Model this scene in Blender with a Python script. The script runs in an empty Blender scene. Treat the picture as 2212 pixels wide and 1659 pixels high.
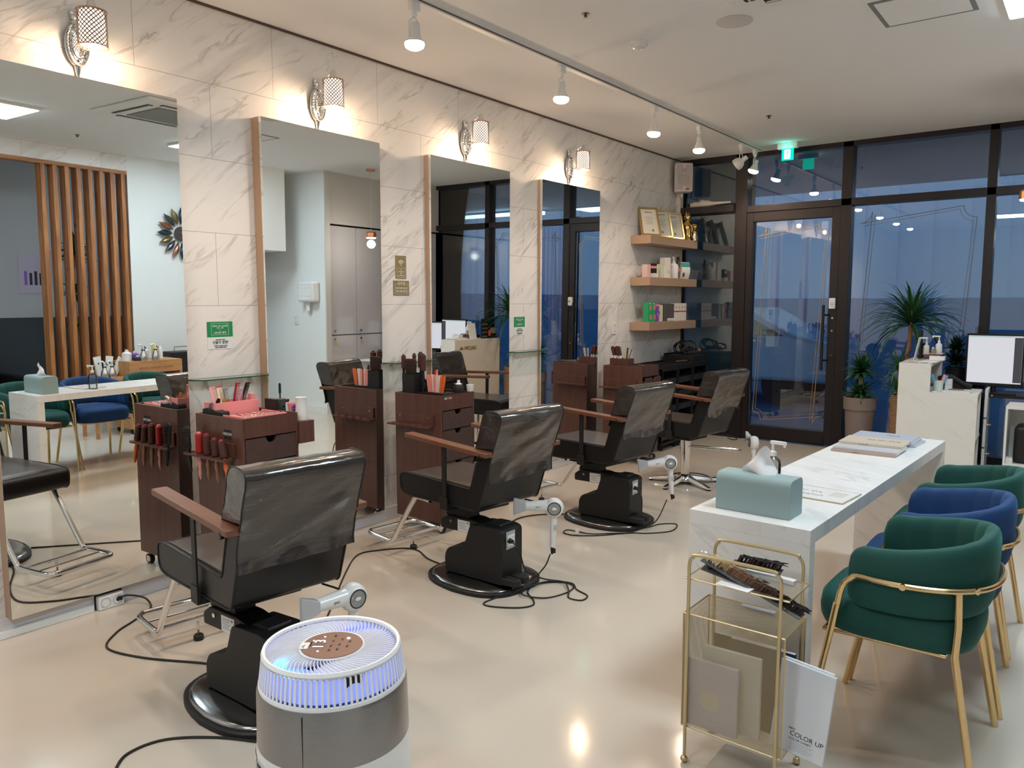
import bpy, bmesh, math, random
from mathutils import Matrix, Vector, noise
from math import sin, cos, pi, radians, sqrt, atan2
random.seed(7)
SC = bpy.context.scene
COL = SC.collection

# ---------------------------------------------------------------- camera, world, exposure
cam_data = bpy.data.cameras.new('camera'); cam = bpy.data.objects.new('camera', cam_data); COL.objects.link(cam)
SC.camera = cam
YAW, PITCH, ROLL = .6497, .106, -.0022
_f = Vector((-sin(YAW)*cos(PITCH), cos(YAW)*cos(PITCH), -sin(PITCH)))
_r = Vector((cos(YAW), sin(YAW), 0)); _u = _r.cross(_f)
_r2 = _r*cos(ROLL) + _u*sin(ROLL); _u2 = -_r*sin(ROLL) + _u*cos(ROLL)
_m = Matrix((_r2, _u2, -_f)).transposed().to_4x4(); _m.translation = (3.854, 0, 1.5)
cam.matrix_world = _m
cam_data.sensor_fit = 'HORIZONTAL'; cam_data.sensor_width = 36; cam_data.lens = 36*1669.2/2212
cam_data.clip_start = .05; cam_data.clip_end = 200

SC.view_settings.view_transform = 'Standard'; SC.view_settings.look = 'None'
SC.view_settings.gamma = 1; SC.view_settings.use_curve_mapping = False
SC.view_settings.exposure = 0.42
SC.cycles.max_bounces = 8; SC.cycles.diffuse_bounces = 4; SC.cycles.glossy_bounces = 5
SC.cycles.transmission_bounces = 6; SC.cycles.transparent_max_bounces = 16
SC.cycles.caustics_reflective = False; SC.cycles.caustics_refractive = False
SC.cycles.sample_clamp_indirect = 6; SC.cycles.use_denoising = True

W = bpy.data.worlds.new('dusk'); SC.world = W; W.use_nodes = True
W.node_tree.nodes['Background'].inputs[0].default_value = (.20, .31, .47, 1)
W.node_tree.nodes['Background'].inputs[1].default_value = 1.0

E_PANEL, E_SPOT, E_SCONCE = 25.0, 16.0, 6.0
H, YB = 3.06, 8.25

def lamp(kind, name, loc, energy, color, size=.05, rot=None, parent=None, **kw):
    l = bpy.data.lights.new(name, kind); l.energy = energy; l.color = color
    if kind == 'SPOT':
        l.shadow_soft_size = size; l.spot_size = kw.get('angle', 1.9); l.spot_blend = .6
    elif kind == 'POINT': l.shadow_soft_size = size
    o = bpy.data.objects.new(name, l); COL.objects.link(o); o.location = loc
    if rot: o.rotation_euler = rot
    if parent: o.parent = parent
    return o

# ---------------------------------------------------------------- materials
MATS = {}
def nodes(name):
    m = bpy.data.materials.new(name); m.use_nodes = True; nt = m.node_tree
    return m, nt, nt.nodes['Principled BSDF']
def pm(name, col, rough=.5, metal=0, spec=.5, coat=0, emit=None, es=0, sheen=0, trans=0, alpha=1, ior=1.45, bump=None, aniso=0):
    if name in MATS: return MATS[name]
    m, nt, b = nodes(name)
    b.inputs['Base Color'].default_value = (*col, 1); b.inputs['Roughness'].default_value = rough
    b.inputs['Metallic'].default_value = metal; b.inputs['Specular IOR Level'].default_value = spec
    b.inputs['Coat Weight'].default_value = coat; b.inputs['Coat Roughness'].default_value = .08
    b.inputs['Sheen Weight'].default_value = sheen; b.inputs['Sheen Roughness'].default_value = .4
    b.inputs['Transmission Weight'].default_value = trans; b.inputs['Alpha'].default_value = alpha
    b.inputs['IOR'].default_value = ior
    if emit: b.inputs['Emission Color'].default_value = (*emit, 1); b.inputs['Emission Strength'].default_value = es
    if bump:   # (scale, strength, distance, stretch)
        tc = nt.nodes.new('ShaderNodeTexCoord'); mp = nt.nodes.new('ShaderNodeMapping'); n = nt.nodes.new('ShaderNodeTexNoise'); bp = nt.nodes.new('ShaderNodeBump')
        mp.inputs['Scale'].default_value = bump[3] if len(bump) > 3 else (1, 1, 1)
        n.inputs['Scale'].default_value = bump[0]; n.inputs['Detail'].default_value = 4
        bp.inputs['Strength'].default_value = bump[1]; bp.inputs['Distance'].default_value = bump[2]
        nt.links.new(tc.outputs['Object'], mp.inputs[0]); nt.links.new(mp.outputs[0], n.inputs[0])
        nt.links.new(n.outputs[0], bp.inputs['Height']); nt.links.new(bp.outputs[0], b.inputs['Normal'])
    MATS[name] = m; return m
def em(name, col, s):
    if name in MATS: return MATS[name]
    m = bpy.data.materials.new(name); m.use_nodes = True; nt = m.node_tree; nt.nodes.clear()
    e = nt.nodes.new('ShaderNodeEmission'); o = nt.nodes.new('ShaderNodeOutputMaterial')
    e.inputs[0].default_value = (*col, 1); e.inputs[1].default_value = s
    nt.links.new(e.outputs[0], o.inputs[0]); MATS[name] = m; return m
def math_(nt, op, a, b=None, c=None, clamp=False):
    n = nt.nodes.new('ShaderNodeMath'); n.operation = op; n.use_clamp = clamp
    for i, v in enumerate((a, b, c)):
        if v is None: continue
        if isinstance(v, (int, float)): n.inputs[i].default_value = v
        else: nt.links.new(v, n.inputs[i])
    return n.outputs[0]
def mixc(nt, f, a, b):
    n = nt.nodes.new('ShaderNodeMix'); n.data_type = 'RGBA'
    for i, v in ((0, f), (6, a), (7, b)):
        if isinstance(v, (int, float)): n.inputs[i].default_value = v
        elif isinstance(v, tuple): n.inputs[i].default_value = (*v, 1)
        else: nt.links.new(v, n.inputs[i])
    return n.outputs[2]
def smooth_(nt, v, lo, hi):
    n = nt.nodes.new('ShaderNodeMapRange'); n.interpolation_type = 'SMOOTHSTEP'
    nt.links.new(v, n.inputs[0]); n.inputs[1].default_value = lo; n.inputs[2].default_value = hi
    n.inputs[3].default_value = 0; n.inputs[4].default_value = 1; return n.outputs[0]
def marble(name, base, vein, amount=1., scale=1., rough=.35, tiles=None, plane='yz', ang=-38):
    m, nt, b = nodes(name); N, L = nt.nodes, nt.links
    tc = N.new('ShaderNodeTexCoord'); sep = N.new('ShaderNodeSeparateXYZ'); L.new(tc.outputs['Object'], sep.inputs[0])
    cmb = N.new('ShaderNodeCombineXYZ')
    a, c = {'yz': (1, 2), 'xy': (0, 1), 'xz': (0, 2)}[plane]
    L.new(sep.outputs[a], cmb.inputs[0]); L.new(sep.outputs[c], cmb.inputs[1])
    off = None
    if tiles:
        mp0 = N.new('ShaderNodeMapping'); mp0.inputs['Location'].default_value = (-tiles[2], -tiles[3], 0); L.new(cmb.outputs[0], mp0.inputs[0])
        br = N.new('ShaderNodeTexBrick'); L.new(mp0.outputs[0], br.inputs[0]); br.offset = .5; br.offset_frequency = 2
        br.inputs['Color1'].default_value = (0, 0, 0, 1); br.inputs['Color2'].default_value = (1, 1, 1, 1); br.inputs['Mortar'].default_value = (.5, .5, .5, 1)
        br.inputs['Scale'].default_value = 1; br.inputs['Brick Width'].default_value = tiles[0]; br.inputs['Row Height'].default_value = tiles[1]
        br.inputs['Mortar Size'].default_value = .0012; br.inputs['Mortar Smooth'].default_value = 0; br.inputs['Bias'].default_value = 0
        off = math_(nt, 'MULTIPLY', br.outputs[0], 37.)
        L.new(off, cmb.inputs[2])
    else:
        third = ({0, 1, 2} - {a, c}).pop(); L.new(sep.outputs[third], cmb.inputs[2])
    mp = N.new('ShaderNodeMapping'); mp.inputs['Rotation'].default_value = (0, 0, radians(ang)); mp.inputs['Scale'].default_value = (scale, scale, 1)
    mp2 = N.new('ShaderNodeMapping'); mp2.inputs['Scale'].default_value = (.62, 3.4, 1)
    L.new(cmb.outputs[0], mp.inputs[0]); L.new(mp.outputs[0], mp2.inputs[0])
    def nz(sc, det, dist, src=None):
        n = N.new('ShaderNodeTexNoise'); n.inputs['Scale'].default_value = sc; n.inputs['Detail'].default_value = det
        n.inputs['Distortion'].default_value = dist; L.new(src or mp2.outputs[0], n.inputs[0]); return n.outputs[0]
    def ridge(v, w): 
        d = math_(nt, 'ABSOLUTE', math_(nt, 'SUBTRACT', v, .5)); return math_(nt, 'SUBTRACT', 1., smooth_(nt, d, 0, w))
    v1 = ridge(nz(1.5, 5, .6), .030); m1 = smooth_(nt, nz(1.3, 2, 0, mp.outputs[0]), .50, .70)
    v2 = ridge(nz(4.2, 5, .7), .050); m2 = smooth_(nt, nz(2.6, 2, 0), .47, .66)
    cloud = smooth_(nt, nz(2.2, 6, .4), .50, .78)
    s = math_(nt, 'ADD', math_(nt, 'MULTIPLY', math_(nt, 'MULTIPLY', v1, m1), .62), math_(nt, 'MULTIPLY', math_(nt, 'MULTIPLY', v2, m2), .50))
    s = math_(nt, 'ADD', s, math_(nt, 'MULTIPLY', cloud, .34)); s = math_(nt, 'MULTIPLY', s, amount, clamp=True)
    colr = mixc(nt, s, base, vein)
    if tiles:
        g = br.outputs['Fac']; colr = mixc(nt, g, colr, (.34, .29, .25))
    L.new(colr, b.inputs['Base Color']); b.inputs['Roughness'].default_value = rough; b.inputs['Specular IOR Level'].default_value = .4
    MATS[name] = m; return m
def wood(name, c1, c2, axis=2, scale=9., rough=.4, stretch=14, coat=0, knots=False):
    if name in MATS: return MATS[name]
    m, nt, b = nodes(name); N, L = nt.nodes, nt.links
    tc = N.new('ShaderNodeTexCoord'); mp = N.new('ShaderNodeMapping'); s = [1, 1, 1]; s[axis] = 1/stretch
    mp.inputs['Scale'].default_value = s; L.new(tc.outputs['Object'], mp.inputs[0])
    n = N.new('ShaderNodeTexNoise'); n.inputs['Scale'].default_value = scale*4; n.inputs['Detail'].default_value = 5; n.inputs['Distortion'].default_value = .6
    L.new(mp.outputs[0], n.inputs[0]); f = smooth_(nt, n.outputs[0], .3, .7)
    col = mixc(nt, f, c1, c2)
    if knots:
        v = N.new('ShaderNodeTexVoronoi'); v.inputs['Scale'].default_value = 2.6; L.new(tc.outputs['Object'], v.inputs[0])
        k = math_(nt, 'SUBTRACT', 1., smooth_(nt, v.outputs['Distance'], .03, .085)); col = mixc(nt, k, col, tuple(x*.35 for x in c1))
    L.new(col, b.inputs['Base Color'])
    b.inputs['Roughness'].default_value = rough; b.inputs['Coat Weight'].default_value = coat; b.inputs['Coat Roughness'].default_value = .15
    MATS[name] = m; return m
def glass(name, tint=(.9, .95, .95), refl=.06, rough=0.0, body=None, bodyf=0.):
    """thin clear pane: see-through with a Fresnel reflection"""
    if name in MATS: return MATS[name]
    m = bpy.data.materials.new(name); m.use_nodes = True; nt = m.node_tree; nt.nodes.clear(); N, L = nt.nodes, nt.links
    t = N.new('ShaderNodeBsdfTransparent'); t.inputs[0].default_value = (*tint, 1)
    g = N.new('ShaderNodeBsdfGlossy'); g.inputs['Roughness'].default_value = rough; g.inputs[0].default_value = (1, 1, 1, 1)
    fr = N.new('ShaderNodeFresnel'); fr.inputs[0].default_value = 1.5
    mx = N.new('ShaderNodeMixShader'); o = N.new('ShaderNodeOutputMaterial')
    f = math_(nt, 'ADD', fr.outputs[0], refl, clamp=True)
    L.new(f, mx.inputs[0]); src = t.outputs[0]
    if body:
        d = N.new('ShaderNodeBsdfDiffuse'); d.inputs[0].default_value = (*body, 1); m2 = N.new('ShaderNodeMixShader'); m2.inputs[0].default_value = bodyf
        L.new(t.outputs[0], m2.inputs[1]); L.new(d.outputs[0], m2.inputs[2]); src = m2.outputs[0]
    L.new(src, mx.inputs[1]); L.new(g.outputs[0], mx.inputs[2]); L.new(mx.outputs[0], o.inputs[0])
    MATS[name] = m; return m
def perforated(name, col, cell, hole, rough=.35, metal=1., emit=0.):
    """metal sheet with a grid of holes cut by alpha, in object space (diagonal mesh)"""
    if name in MATS: return MATS[name]
    m, nt, b = nodes(name); N, L = nt.nodes, nt.links
    uv = N.new('ShaderNodeUVMap'); sp = N.new('ShaderNodeSeparateXYZ'); L.new(uv.outputs[0], sp.inputs[0])
    def ax(o1, o2, sgn):
        s = math_(nt, 'ADD' if sgn > 0 else 'SUBTRACT', o1, o2); s = math_(nt, 'DIVIDE', s, cell)
        fr = math_(nt, 'FRACT', s); return math_(nt, 'ABSOLUTE', math_(nt, 'SUBTRACT', fr, .5))
    a = ax(sp.outputs[0], sp.outputs[1], 1); c = ax(sp.outputs[0], sp.outputs[1], -1)
    mx = math_(nt, 'MAXIMUM', a, c); al = math_(nt, 'GREATER_THAN', mx, hole)
    L.new(al, b.inputs['Alpha']); b.inputs['Base Color'].default_value = (*col, 1); b.inputs['Roughness'].default_value = rough; b.inputs['Metallic'].default_value = metal
    MATS[name] = m; return m

M_wall = marble('marble_wall_tiles', (.81, .785, .765), (.36, .34, .335), 1.0, 1.15, .3, (.8043, .3916, 2.0142, 1.4831 - .3916*8))
M_desk = marble('pale_marble_laminate', (.80, .80, .80), (.42, .43, .46), .55, 1.3, .25, plane='xy', ang=30)
M_desk2 = marble('pale_marble_laminate_front', (.80, .80, .80), (.42, .43, .46), .5, 1.3, .25, plane='xz', ang=30)
M_ceil = pm('ceiling_paint', (.82, .82, .82), .9, spec=.2)
M_white = pm('white_paint', (.82, .83, .82), .75, spec=.3)
M_floor = pm('beige_epoxy_floor', (.60, .525, .44), .11, spec=.42)
def _floor():
    m = M_floor; nt = m.node_tree; b = nt.nodes['Principled BSDF']
    tc = nt.nodes.new('ShaderNodeTexCoord'); n = nt.nodes.new('ShaderNodeTexNoise'); n.inputs['Scale'].default_value = .9; n.inputs['Detail'].default_value = 3
    nt.links.new(tc.outputs['Object'], n.inputs[0]); f = smooth_(nt, n.outputs[0], .3, .7)
    nt.links.new(mixc(nt, f, (.60, .54, .465), (.64, .58, .505)), b.inputs['Base Color'])
    n2 = nt.nodes.new('ShaderNodeTexNoise'); n2.inputs['Scale'].default_value = 7; nt.links.new(tc.outputs['Object'], n2.inputs[0])
    bp = nt.nodes.new('ShaderNodeBump'); bp.inputs['Strength'].default_value = .12; bp.inputs['Distance'].default_value = .004
    nt.links.new(n2.outputs[0], bp.inputs['Height']); nt.links.new(bp.outputs[0], b.inputs['Normal'])
_floor()
M_frame = pm('dark_aluminium', (.022, .018, .02), .38, .3)
M_rubber = pm('black_rubber', (.012, .012, .013), .55)
M_plastic = pm('black_plastic', (.010, .010, .011), .45, spec=.4)
M_chrome = pm('chrome', (.80, .80, .80), .09, 1)
M_steel = pm('polished_steel', (.32, .34, .36), .16, 1)
M_gold = pm('brass_tube', (.80, .58, .30), .2, 1)
M_goldm = pm('champagne_gold', (.62, .50, .30), .38, .9)
M_bronze = pm('satin_bronze_wood', (.46, .31, .215), .42, .25)
M_leather = pm('black_leather', (.011, .010, .011), .36, spec=.4, bump=(220, .12, .001))
M_seat = pm('taupe_vinyl_seat', (.075, .062, .055), .34, coat=.3, bump=(9, .15, .004))
M_cover = pm('smoky_vinyl_cover', (.038, .031, .029), .16, coat=.8, spec=.6, bump=(7, .6, .02, (1, .35, 2.2)))
M_arm = wood('brown_armrest_wood', (.145, .055, .028), (.18, .070, .036), 0, 9, .38, 20, .12)
M_walnut = wood('dark_walnut_laminate', (.092, .036, .026), (.125, .052, .038), 2, 8, .36, 22, .2)
M_walnut2 = wood('dark_walnut_drawer', (.066, .036, .031), (.085, .046, .040), 0, 8, .42, 22, .1)
M_pine = wood('stained_pine', (.26, .095, .032), (.47, .20, .072), 2, 8, .5, 14, 0, True)
M_wp = pm('white_plastic', (.80, .80, .81), .28, coat=.3)
M_wm = pm('matt_white_plastic', (.80, .80, .79), .5)
M_cord = pm('black_cord', (.012, .012, .012), .5)
M_mirror = pm('mirror_silver', (.93, .96, .95), .0, 1)
M_glassedge = pm('green_glass_edge', (.02, .20, .13), .1, trans=.5)
M_paper = pm('white_paper', (.78, .79, .80), .6)
M_ink = pm('black_ink', (.02, .02, .025), .6)
M_pink = pm('pink_plastic', (.86, .32, .33), .4)
M_green = pm('sign_green', (.012, .25, .085), .5)
M_red = pm('red_plastic', (.45, .02, .03), .35)
M_black = pm('matt_black', (.010, .010, .011), .5)
M_velvetg = pm('green_velvet', (.006, .066, .056), .75, sheen=.45, bump=(60, .15, .002))
M_velvetb = pm('blue_velvet', (.006, .043, .150), .75, sheen=.3, bump=(60, .15, .002))
for _m, _c in ((M_velvetg, (.06, .34, .30, 1)), (M_velvetb, (.05, .20, .50, 1))): _m.node_tree.nodes['Principled BSDF'].inputs['Sheen Tint'].default_value = _c
M_glass = glass('storefront_glass', (.80, .88, .92), .075)
M_clear = glass('clear_shelf_glass', (.86, .96, .92), .02)
M_bottle = glass('clear_bottle', (.90, .93, .93), .05)

# ---------------------------------------------------------------- mesh builder
class MB:
    def __init__(s, M=None): s.v = []; s.f = []; s.mi = []; s.M = M or Matrix(); s.m = 0; s.uv = {}
    def add(s, vs, fs):
        b = len(s.v); s.v += [s.M @ Vector(v) for v in vs]; s.f += [tuple(i+b for i in f) for f in fs]; s.mi += [s.m]*len(fs); return s
    def box(s, x0, x1, y0, y1, z0, z1):
        return s.add([(x0,y0,z0),(x1,y0,z0),(x1,y1,z0),(x0,y1,z0),(x0,y0,z1),(x1,y0,z1),(x1,y1,z1),(x0,y1,z1)],
                     [(0,3,2,1),(4,5,6,7),(0,1,5,4),(1,2,6,5),(2,3,7,6),(3,0,4,7)])
    def cyl(s, p0, p1, r0, r1=None, n=16, cap=True):
        p0, p1 = Vector(p0), Vector(p1); r1 = r0 if r1 is None else r1; d = (p1-p0).normalized()
        a = d.orthogonal().normalized(); b = d.cross(a)
        vs = [p + (a*cos(2*pi*i/n)+b*sin(2*pi*i/n))*r for p, r in ((p0, r0), (p1, r1)) for i in range(n)]
        fs = [(i, (i+1) % n, n+(i+1) % n, n+i) for i in range(n)]
        if cap: fs += [tuple(range(n))[::-1], tuple(range(n, 2*n))]
        return s.add(vs, fs)
    def lathe(s, prof, n=28, o=(0, 0, 0), axis=None, arc=2*pi):
        R = Matrix.Translation(o) @ (axis or Matrix()); vs = []; fs = []; k = len(prof); full = abs(arc-2*pi) < 1e-6; m = n if full else n+1
        for i in range(m):
            a = arc*i/n
            for r, z in prof: vs.append(R @ Vector((r*cos(a), r*sin(a), z)))
        for i in range(n):
            j = (i+1) % m
            for q in range(k-1): fs.append((i*k+q, j*k+q, j*k+q+1, i*k+q+1))
        return s.add(vs, fs)
    def tube(s, pts, r, n=8, closed=False, smooth=0, cap=True):
        P = [Vector(p) for p in pts]
        if smooth: P = catmull(P, smooth, closed)
        N = len(P); rr = r if hasattr(r, '__len__') else None
        T = [(P[(i+1) % N] - P[i-1]) if closed else (P[min(i+1, N-1)] - P[max(i-1, 0)]) for i in range(N)]
        T = [t.normalized() if t.length > 1e-9 else Vector((0, 0, 1)) for t in T]
        a = T[0].orthogonal().normalized(); vs = []
        for i in range(N):
            a = (a - T[i]*a.dot(T[i])); a = a.normalized() if a.length > 1e-6 else T[i].orthogonal().normalized()
            b = T[i].cross(a); q = (rr[min(i*len(rr)//N, len(rr)-1)] if rr else r)
            vs += [P[i] + (a*cos(2*pi*k/n)+b*sin(2*pi*k/n))*q for k in range(n)]
        fs = []
        for i in range(N if closed else N-1):
            j = (i+1) % N
            for k in range(n): fs.append((i*n+k, i*n+(k+1) % n, j*n+(k+1) % n, j*n+k))
        if cap and not closed: fs += [tuple(range(n))[::-1], tuple(range((N-1)*n, N*n))]
        return s.add(vs, fs)
    def prism(s, poly, t0, t1, ax='y'):
        mp = {'y': lambda a, b, t: (a, t, b), 'x': lambda a, b, t: (t, a, b), 'z': lambda a, b, t: (a, b, t)}[ax]; n = len(poly)
        vs = [mp(a, b, t0) for a, b in poly] + [mp(a, b, t1) for a, b in poly]
        return s.add(vs, [tuple(range(n)), tuple(range(n, 2*n))[::-1]] + [(i, n+i, n+(i+1) % n, (i+1) % n) for i in range(n)])
    def sphere(s, c, r, nu=16, nv=10):
        r = r if hasattr(r, '__len__') else (r, r, r); c = Vector(c); vs = []; fs = []
        for j in range(nv+1):
            t = pi*j/nv
            for i in range(nu): vs.append((c.x+r[0]*sin(t)*cos(2*pi*i/nu), c.y+r[1]*sin(t)*sin(2*pi*i/nu), c.z+r[2]*cos(t)))
        for j in range(nv):
            for i in range(nu): fs.append((j*nu+i, j*nu+(i+1) % nu, (j+1)*nu+(i+1) % nu, (j+1)*nu+i))
        return s.add(vs, fs)
    def grid(s, fn, nu, nv, wrapu=False):
        vs = [fn(i/nu, j/nv) for j in range(nv+1) for i in range(nu+(0 if wrapu else 1))]; w = nu+(0 if wrapu else 1); fs = []
        for j in range(nv):
            for i in range(nu): fs.append((j*w+i, j*w+(i+1) % w, (j+1)*w+(i+1) % w, (j+1)*w+i))
        return s.add(vs, fs)
    def build(s, name, mats, parent=None, bevel=0, seg=2, angle=35, loc=None, rz=0, merge=True, normals=True, sub=0):
        me = bpy.data.meshes.new(name); me.from_pydata([tuple(v) for v in s.v], [], s.f)
        for m in (mats if isinstance(mats, (list, tuple)) else [mats]): me.materials.append(m)
        me.polygons.foreach_set('material_index', s.mi)
        bm = bmesh.new(); bm.from_mesh(me)
        if merge: bmesh.ops.remove_doubles(bm, verts=bm.verts, dist=1e-6)
        bmesh.ops.dissolve_degenerate(bm, edges=bm.edges, dist=1e-7)
        if normals: bmesh.ops.recalc_face_normals(bm, faces=bm.faces)
        bm.to_mesh(me); bm.free()
        me.polygons.foreach_set('use_smooth', [True]*len(me.polygons)); me.set_sharp_from_angle(angle=radians(angle))
        o = bpy.data.objects.new(name, me); COL.objects.link(o)
        if parent: o.parent = parent
        if loc: o.location = loc
        o.rotation_euler.z = rz
        if bevel:
            b = o.modifiers.new('bevel', 'BEVEL'); b.width = bevel; b.segments = seg; b.limit_method = 'ANGLE'; b.angle_limit = radians(40); b.harden_normals = True
        if sub:
            q = o.modifiers.new('subdivision', 'SUBSURF'); q.levels = sub; q.render_levels = sub
        return o
def catmull(P, k, closed=False):
    N = len(P); out = []
    rng = range(N if closed else N-1)
    for i in rng:
        p0 = P[(i-1) % N] if closed or i > 0 else P[0]*2-P[1]; p1 = P[i]; p2 = P[(i+1) % N]; p3 = P[(i+2) % N] if closed or i+2 < N else P[-1]*2-P[-2]
        for j in range(k):
            t = j/k; out.append(.5*((2*p1)+(p2-p0)*t+(2*p0-5*p1+4*p2-p3)*t*t+(3*p1-p0-3*p2+p3)*t*t*t))
    if not closed: out.append(P[-1])
    return out
def uvbox(o, sc=1.):
    """planar uv in metres from the dominant axis of each face"""
    me = o.data; uv = me.uv_layers.new(name='UVMap')
    for p in me.polygons:
        n = p.normal; a = max(range(3), key=lambda i: abs(n[i])); u, v = [(1, 2), (0, 2), (0, 1)][a]
        for li in p.loop_indices:
            c = me.vertices[me.loops[li].vertex_index].co; uv.data[li].uv = (c[u]*sc, c[v]*sc)
def RX(a): return Matrix.Rotation(a, 4, 'X')
def RY(a): return Matrix.Rotation(a, 4, 'Y')
def RZ(a): return Matrix.Rotation(a, 4, 'Z')
def TR(*a): return Matrix.Translation(a)
def tag(o, label, cat, group=None, kind=None):
    o['label'] = label; o['category'] = cat
    if group: o['group'] = group
    if kind: o['kind'] = kind
    return o
def thing(name, label, cat, loc=(0, 0, 0), rz=0, group=None):
    o = bpy.data.objects.new(name, None); COL.objects.link(o); o.location = loc; o.rotation_euler.z = rz; o.empty_display_size = .05
    return tag(o, label, cat, group)
def struct(name, mb, m, **kw):
    o = mb.build(name, m, **kw); o['kind'] = 'structure'; return o
def copy_tree(o, parent=None, loc=None, rz=None, label=None, group=None):
    c = o.copy(); COL.objects.link(c); c.parent = parent
    if loc is not None: c.location = loc
    if rz is not None: c.rotation_euler.z = rz
    if label: c['label'] = label
    if group: c['group'] = group
    for ch in list(o.children): copy_tree(ch, c)
    return c
def text(s, size, mat, parent=None, M=None, name='lettering', ext=.0008, align='CENTER', font=None, squash=1):
    cu = bpy.data.curves.new('t', 'FONT'); cu.body = s; cu.size = size; cu.extrude = ext; cu.align_x = align; cu.align_y = 'CENTER'; cu.resolution_u = 3
    t = bpy.data.objects.new('t', cu); COL.objects.link(t); bpy.context.view_layer.update()
    me = bpy.data.meshes.new_from_object(t.evaluated_get(bpy.context.evaluated_depsgraph_get())); bpy.data.objects.remove(t); bpy.data.curves.remove(cu)
    me.materials.clear(); me.materials.append(mat)
    if M is not None: me.transform(M)
    me.name = name; o = bpy.data.objects.new(name, me); COL.objects.link(o)
    if parent: o.parent = parent
    return o
# orientation of writing on walls: text x -> first axis, text y -> z
FACE_PX = Matrix(((0, 0, 1, 0), (1, 0, 0, 0), (0, 1, 0, 0), (0, 0, 0, 1)))      # read while looking towards -x
FACE_NY = Matrix(((1, 0, 0, 0), (0, 0, -1, 0), (0, 1, 0, 0), (0, 0, 0, 1)))     # read while looking towards +y
FACE_NX = Matrix(((0, 0, -1, 0), (-1, 0, 0, 0), (0, 1, 0, 0), (0, 0, 0, 1)))    # read while looking towards +x

# ---------------------------------------------------------------- room shell
struct('floor', MB().box(-.15, 6.35, -3.1, YB+.1, -.1, 0), M_floor)
struct('ceiling', MB().box(-.15, 6.35, -3.1, YB+.1, H, H+.1), M_ceil)
struct('wall_left', MB().box(-.15, 0, -3.1, YB+.1, -.1, H), M_wall)
struct('wall_back_room', MB().box(0, 6.35, -3.1, -2.95, 0, H), M_white)
M_grayw = pm('grey_wall_paint', (.40, .42, .45), .8); M_slate = pm('slate_wall_paint', (.035, .045, .058), .7)
struct('wall_right', MB().box(6.2, 6.35, -2.95, YB, 1.22, H), M_grayw)
struct('baseboard_right', MB().box(6.185, 6.35, -2.95, YB, 0, 1.22), M_slate)
struct('wall_right_white', MB().box(5.0, 5.12, 4.71, 5.85, 0, H), pm('cool_white_paint', (.80, .83, .84), .7))
struct('wall_right_rear', MB().box(5.0, 5.12, -2.95, 1.2, 0, H), M_white)
struct('wall_upper_marble', MB().box(5.0, 5.12, 1.2, 4.71, 2.86, H), M_wall)
struct('trim_1', MB().box(4.98, 5.14, 1.2, 4.71, 0, .26), M_desk2)
struct('wall_alcove', MB().box(3.95, 6.2, 6.60, 6.68, 0, H), MATS['cool_white_paint'])
struct('trim_2', MB().box(4.32, 6.2, 5.85, 6.30, 2.06, H), M_white)
struct('baseboard_alcove', MB().box(3.97, 6.2, 6.586, 6.60, 0, .09), M_white)
struct('wall_closet_side', MB().box(3.93, 3.95, 6.60, 6.68, 0, H), pm('grey_white_paint', (.62, .60, .58), .7))
struct('wall_closet_top', MB().box(3.95, 4.5, 6.68, YB, 2.42, H), MATS['grey_white_paint'])
struct('baseboard_left', MB().box(0, .014, -2.95, YB-.05, 0, .09), pm('pale_skirting', (.66, .65, .68), .35), bevel=.003)
struct('trim_3', MB().box(.014, .034, -.5, 1.66, 0, .035), M_wm, bevel=.004)
struct('trim_4', MB().box(0, .012, 1.0, YB-.03, H-.012, H), pm('ceiling_shadow_gap', (.10, .06, .045), .6))
struct('trim_5', MB().box(0, .035, 8.14, YB-.035, 0, 3.0), pm('warm_white_strip', (.70, .64, .56), .5))

# storefront: posts, transoms, glass
def pane(n, x0, x1, z0, z1, extra=None):
    mb = MB().box(x0, x1, YB+.02, YB+.028, z0, z1); return struct(f'window_{n}', mb, M_glass)
P = [(.645, .775), (1.73, 1.829), (2.97, 3.045), (4.25, 4.33)]
for i, (a, b) in enumerate(P): struct(f'trim_{6+i}', MB().box(a, b, YB-.05, YB+.09, 0, H), M_frame, bevel=.004)
struct('trim_10', MB().box(0, .03, YB-.03, YB+.09, 0, H), M_frame)
struct('wall_behind_glass', MB().box(-.1, .70, YB+.32, YB+.40, 0, 3.1), pm('teal_grey_panel', (.065, .115, .135), .6))
struct('trim_11', MB().box(0, 6.2, YB-.05, YB+.09, H-.05, H), M_frame)
struct('trim_12', MB().box(0, .645, YB-.10, YB+.09, 2.46, 2.535), M_frame, bevel=.003)
struct('trim_13', MB().box(.775, 6.2, YB-.05, YB+.09, 2.44, 2.51), M_frame, bevel=.003)
struct('trim_14', MB().box(0, .645, YB-.03, YB+.06, 0, .07), M_frame)
struct('trim_15', MB().box(1.829, 6.2, YB-.03, YB+.06, 0, .07), M_frame)
pane(1, .05, .645, .07, 2.46); pane(2, .05, .645, 2.535, H-.05); pane(3, .775, 1.73, 2.51, H-.05)
pane(4, 1.829, 2.97, .07, 2.44); pane(5, 1.829, 2.97, 2.51, H-.05); pane(6, 3.045, 4.25, .07, 2.44); pane(7, 3.045, 4.25, 2.51, H-.05)
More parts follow.
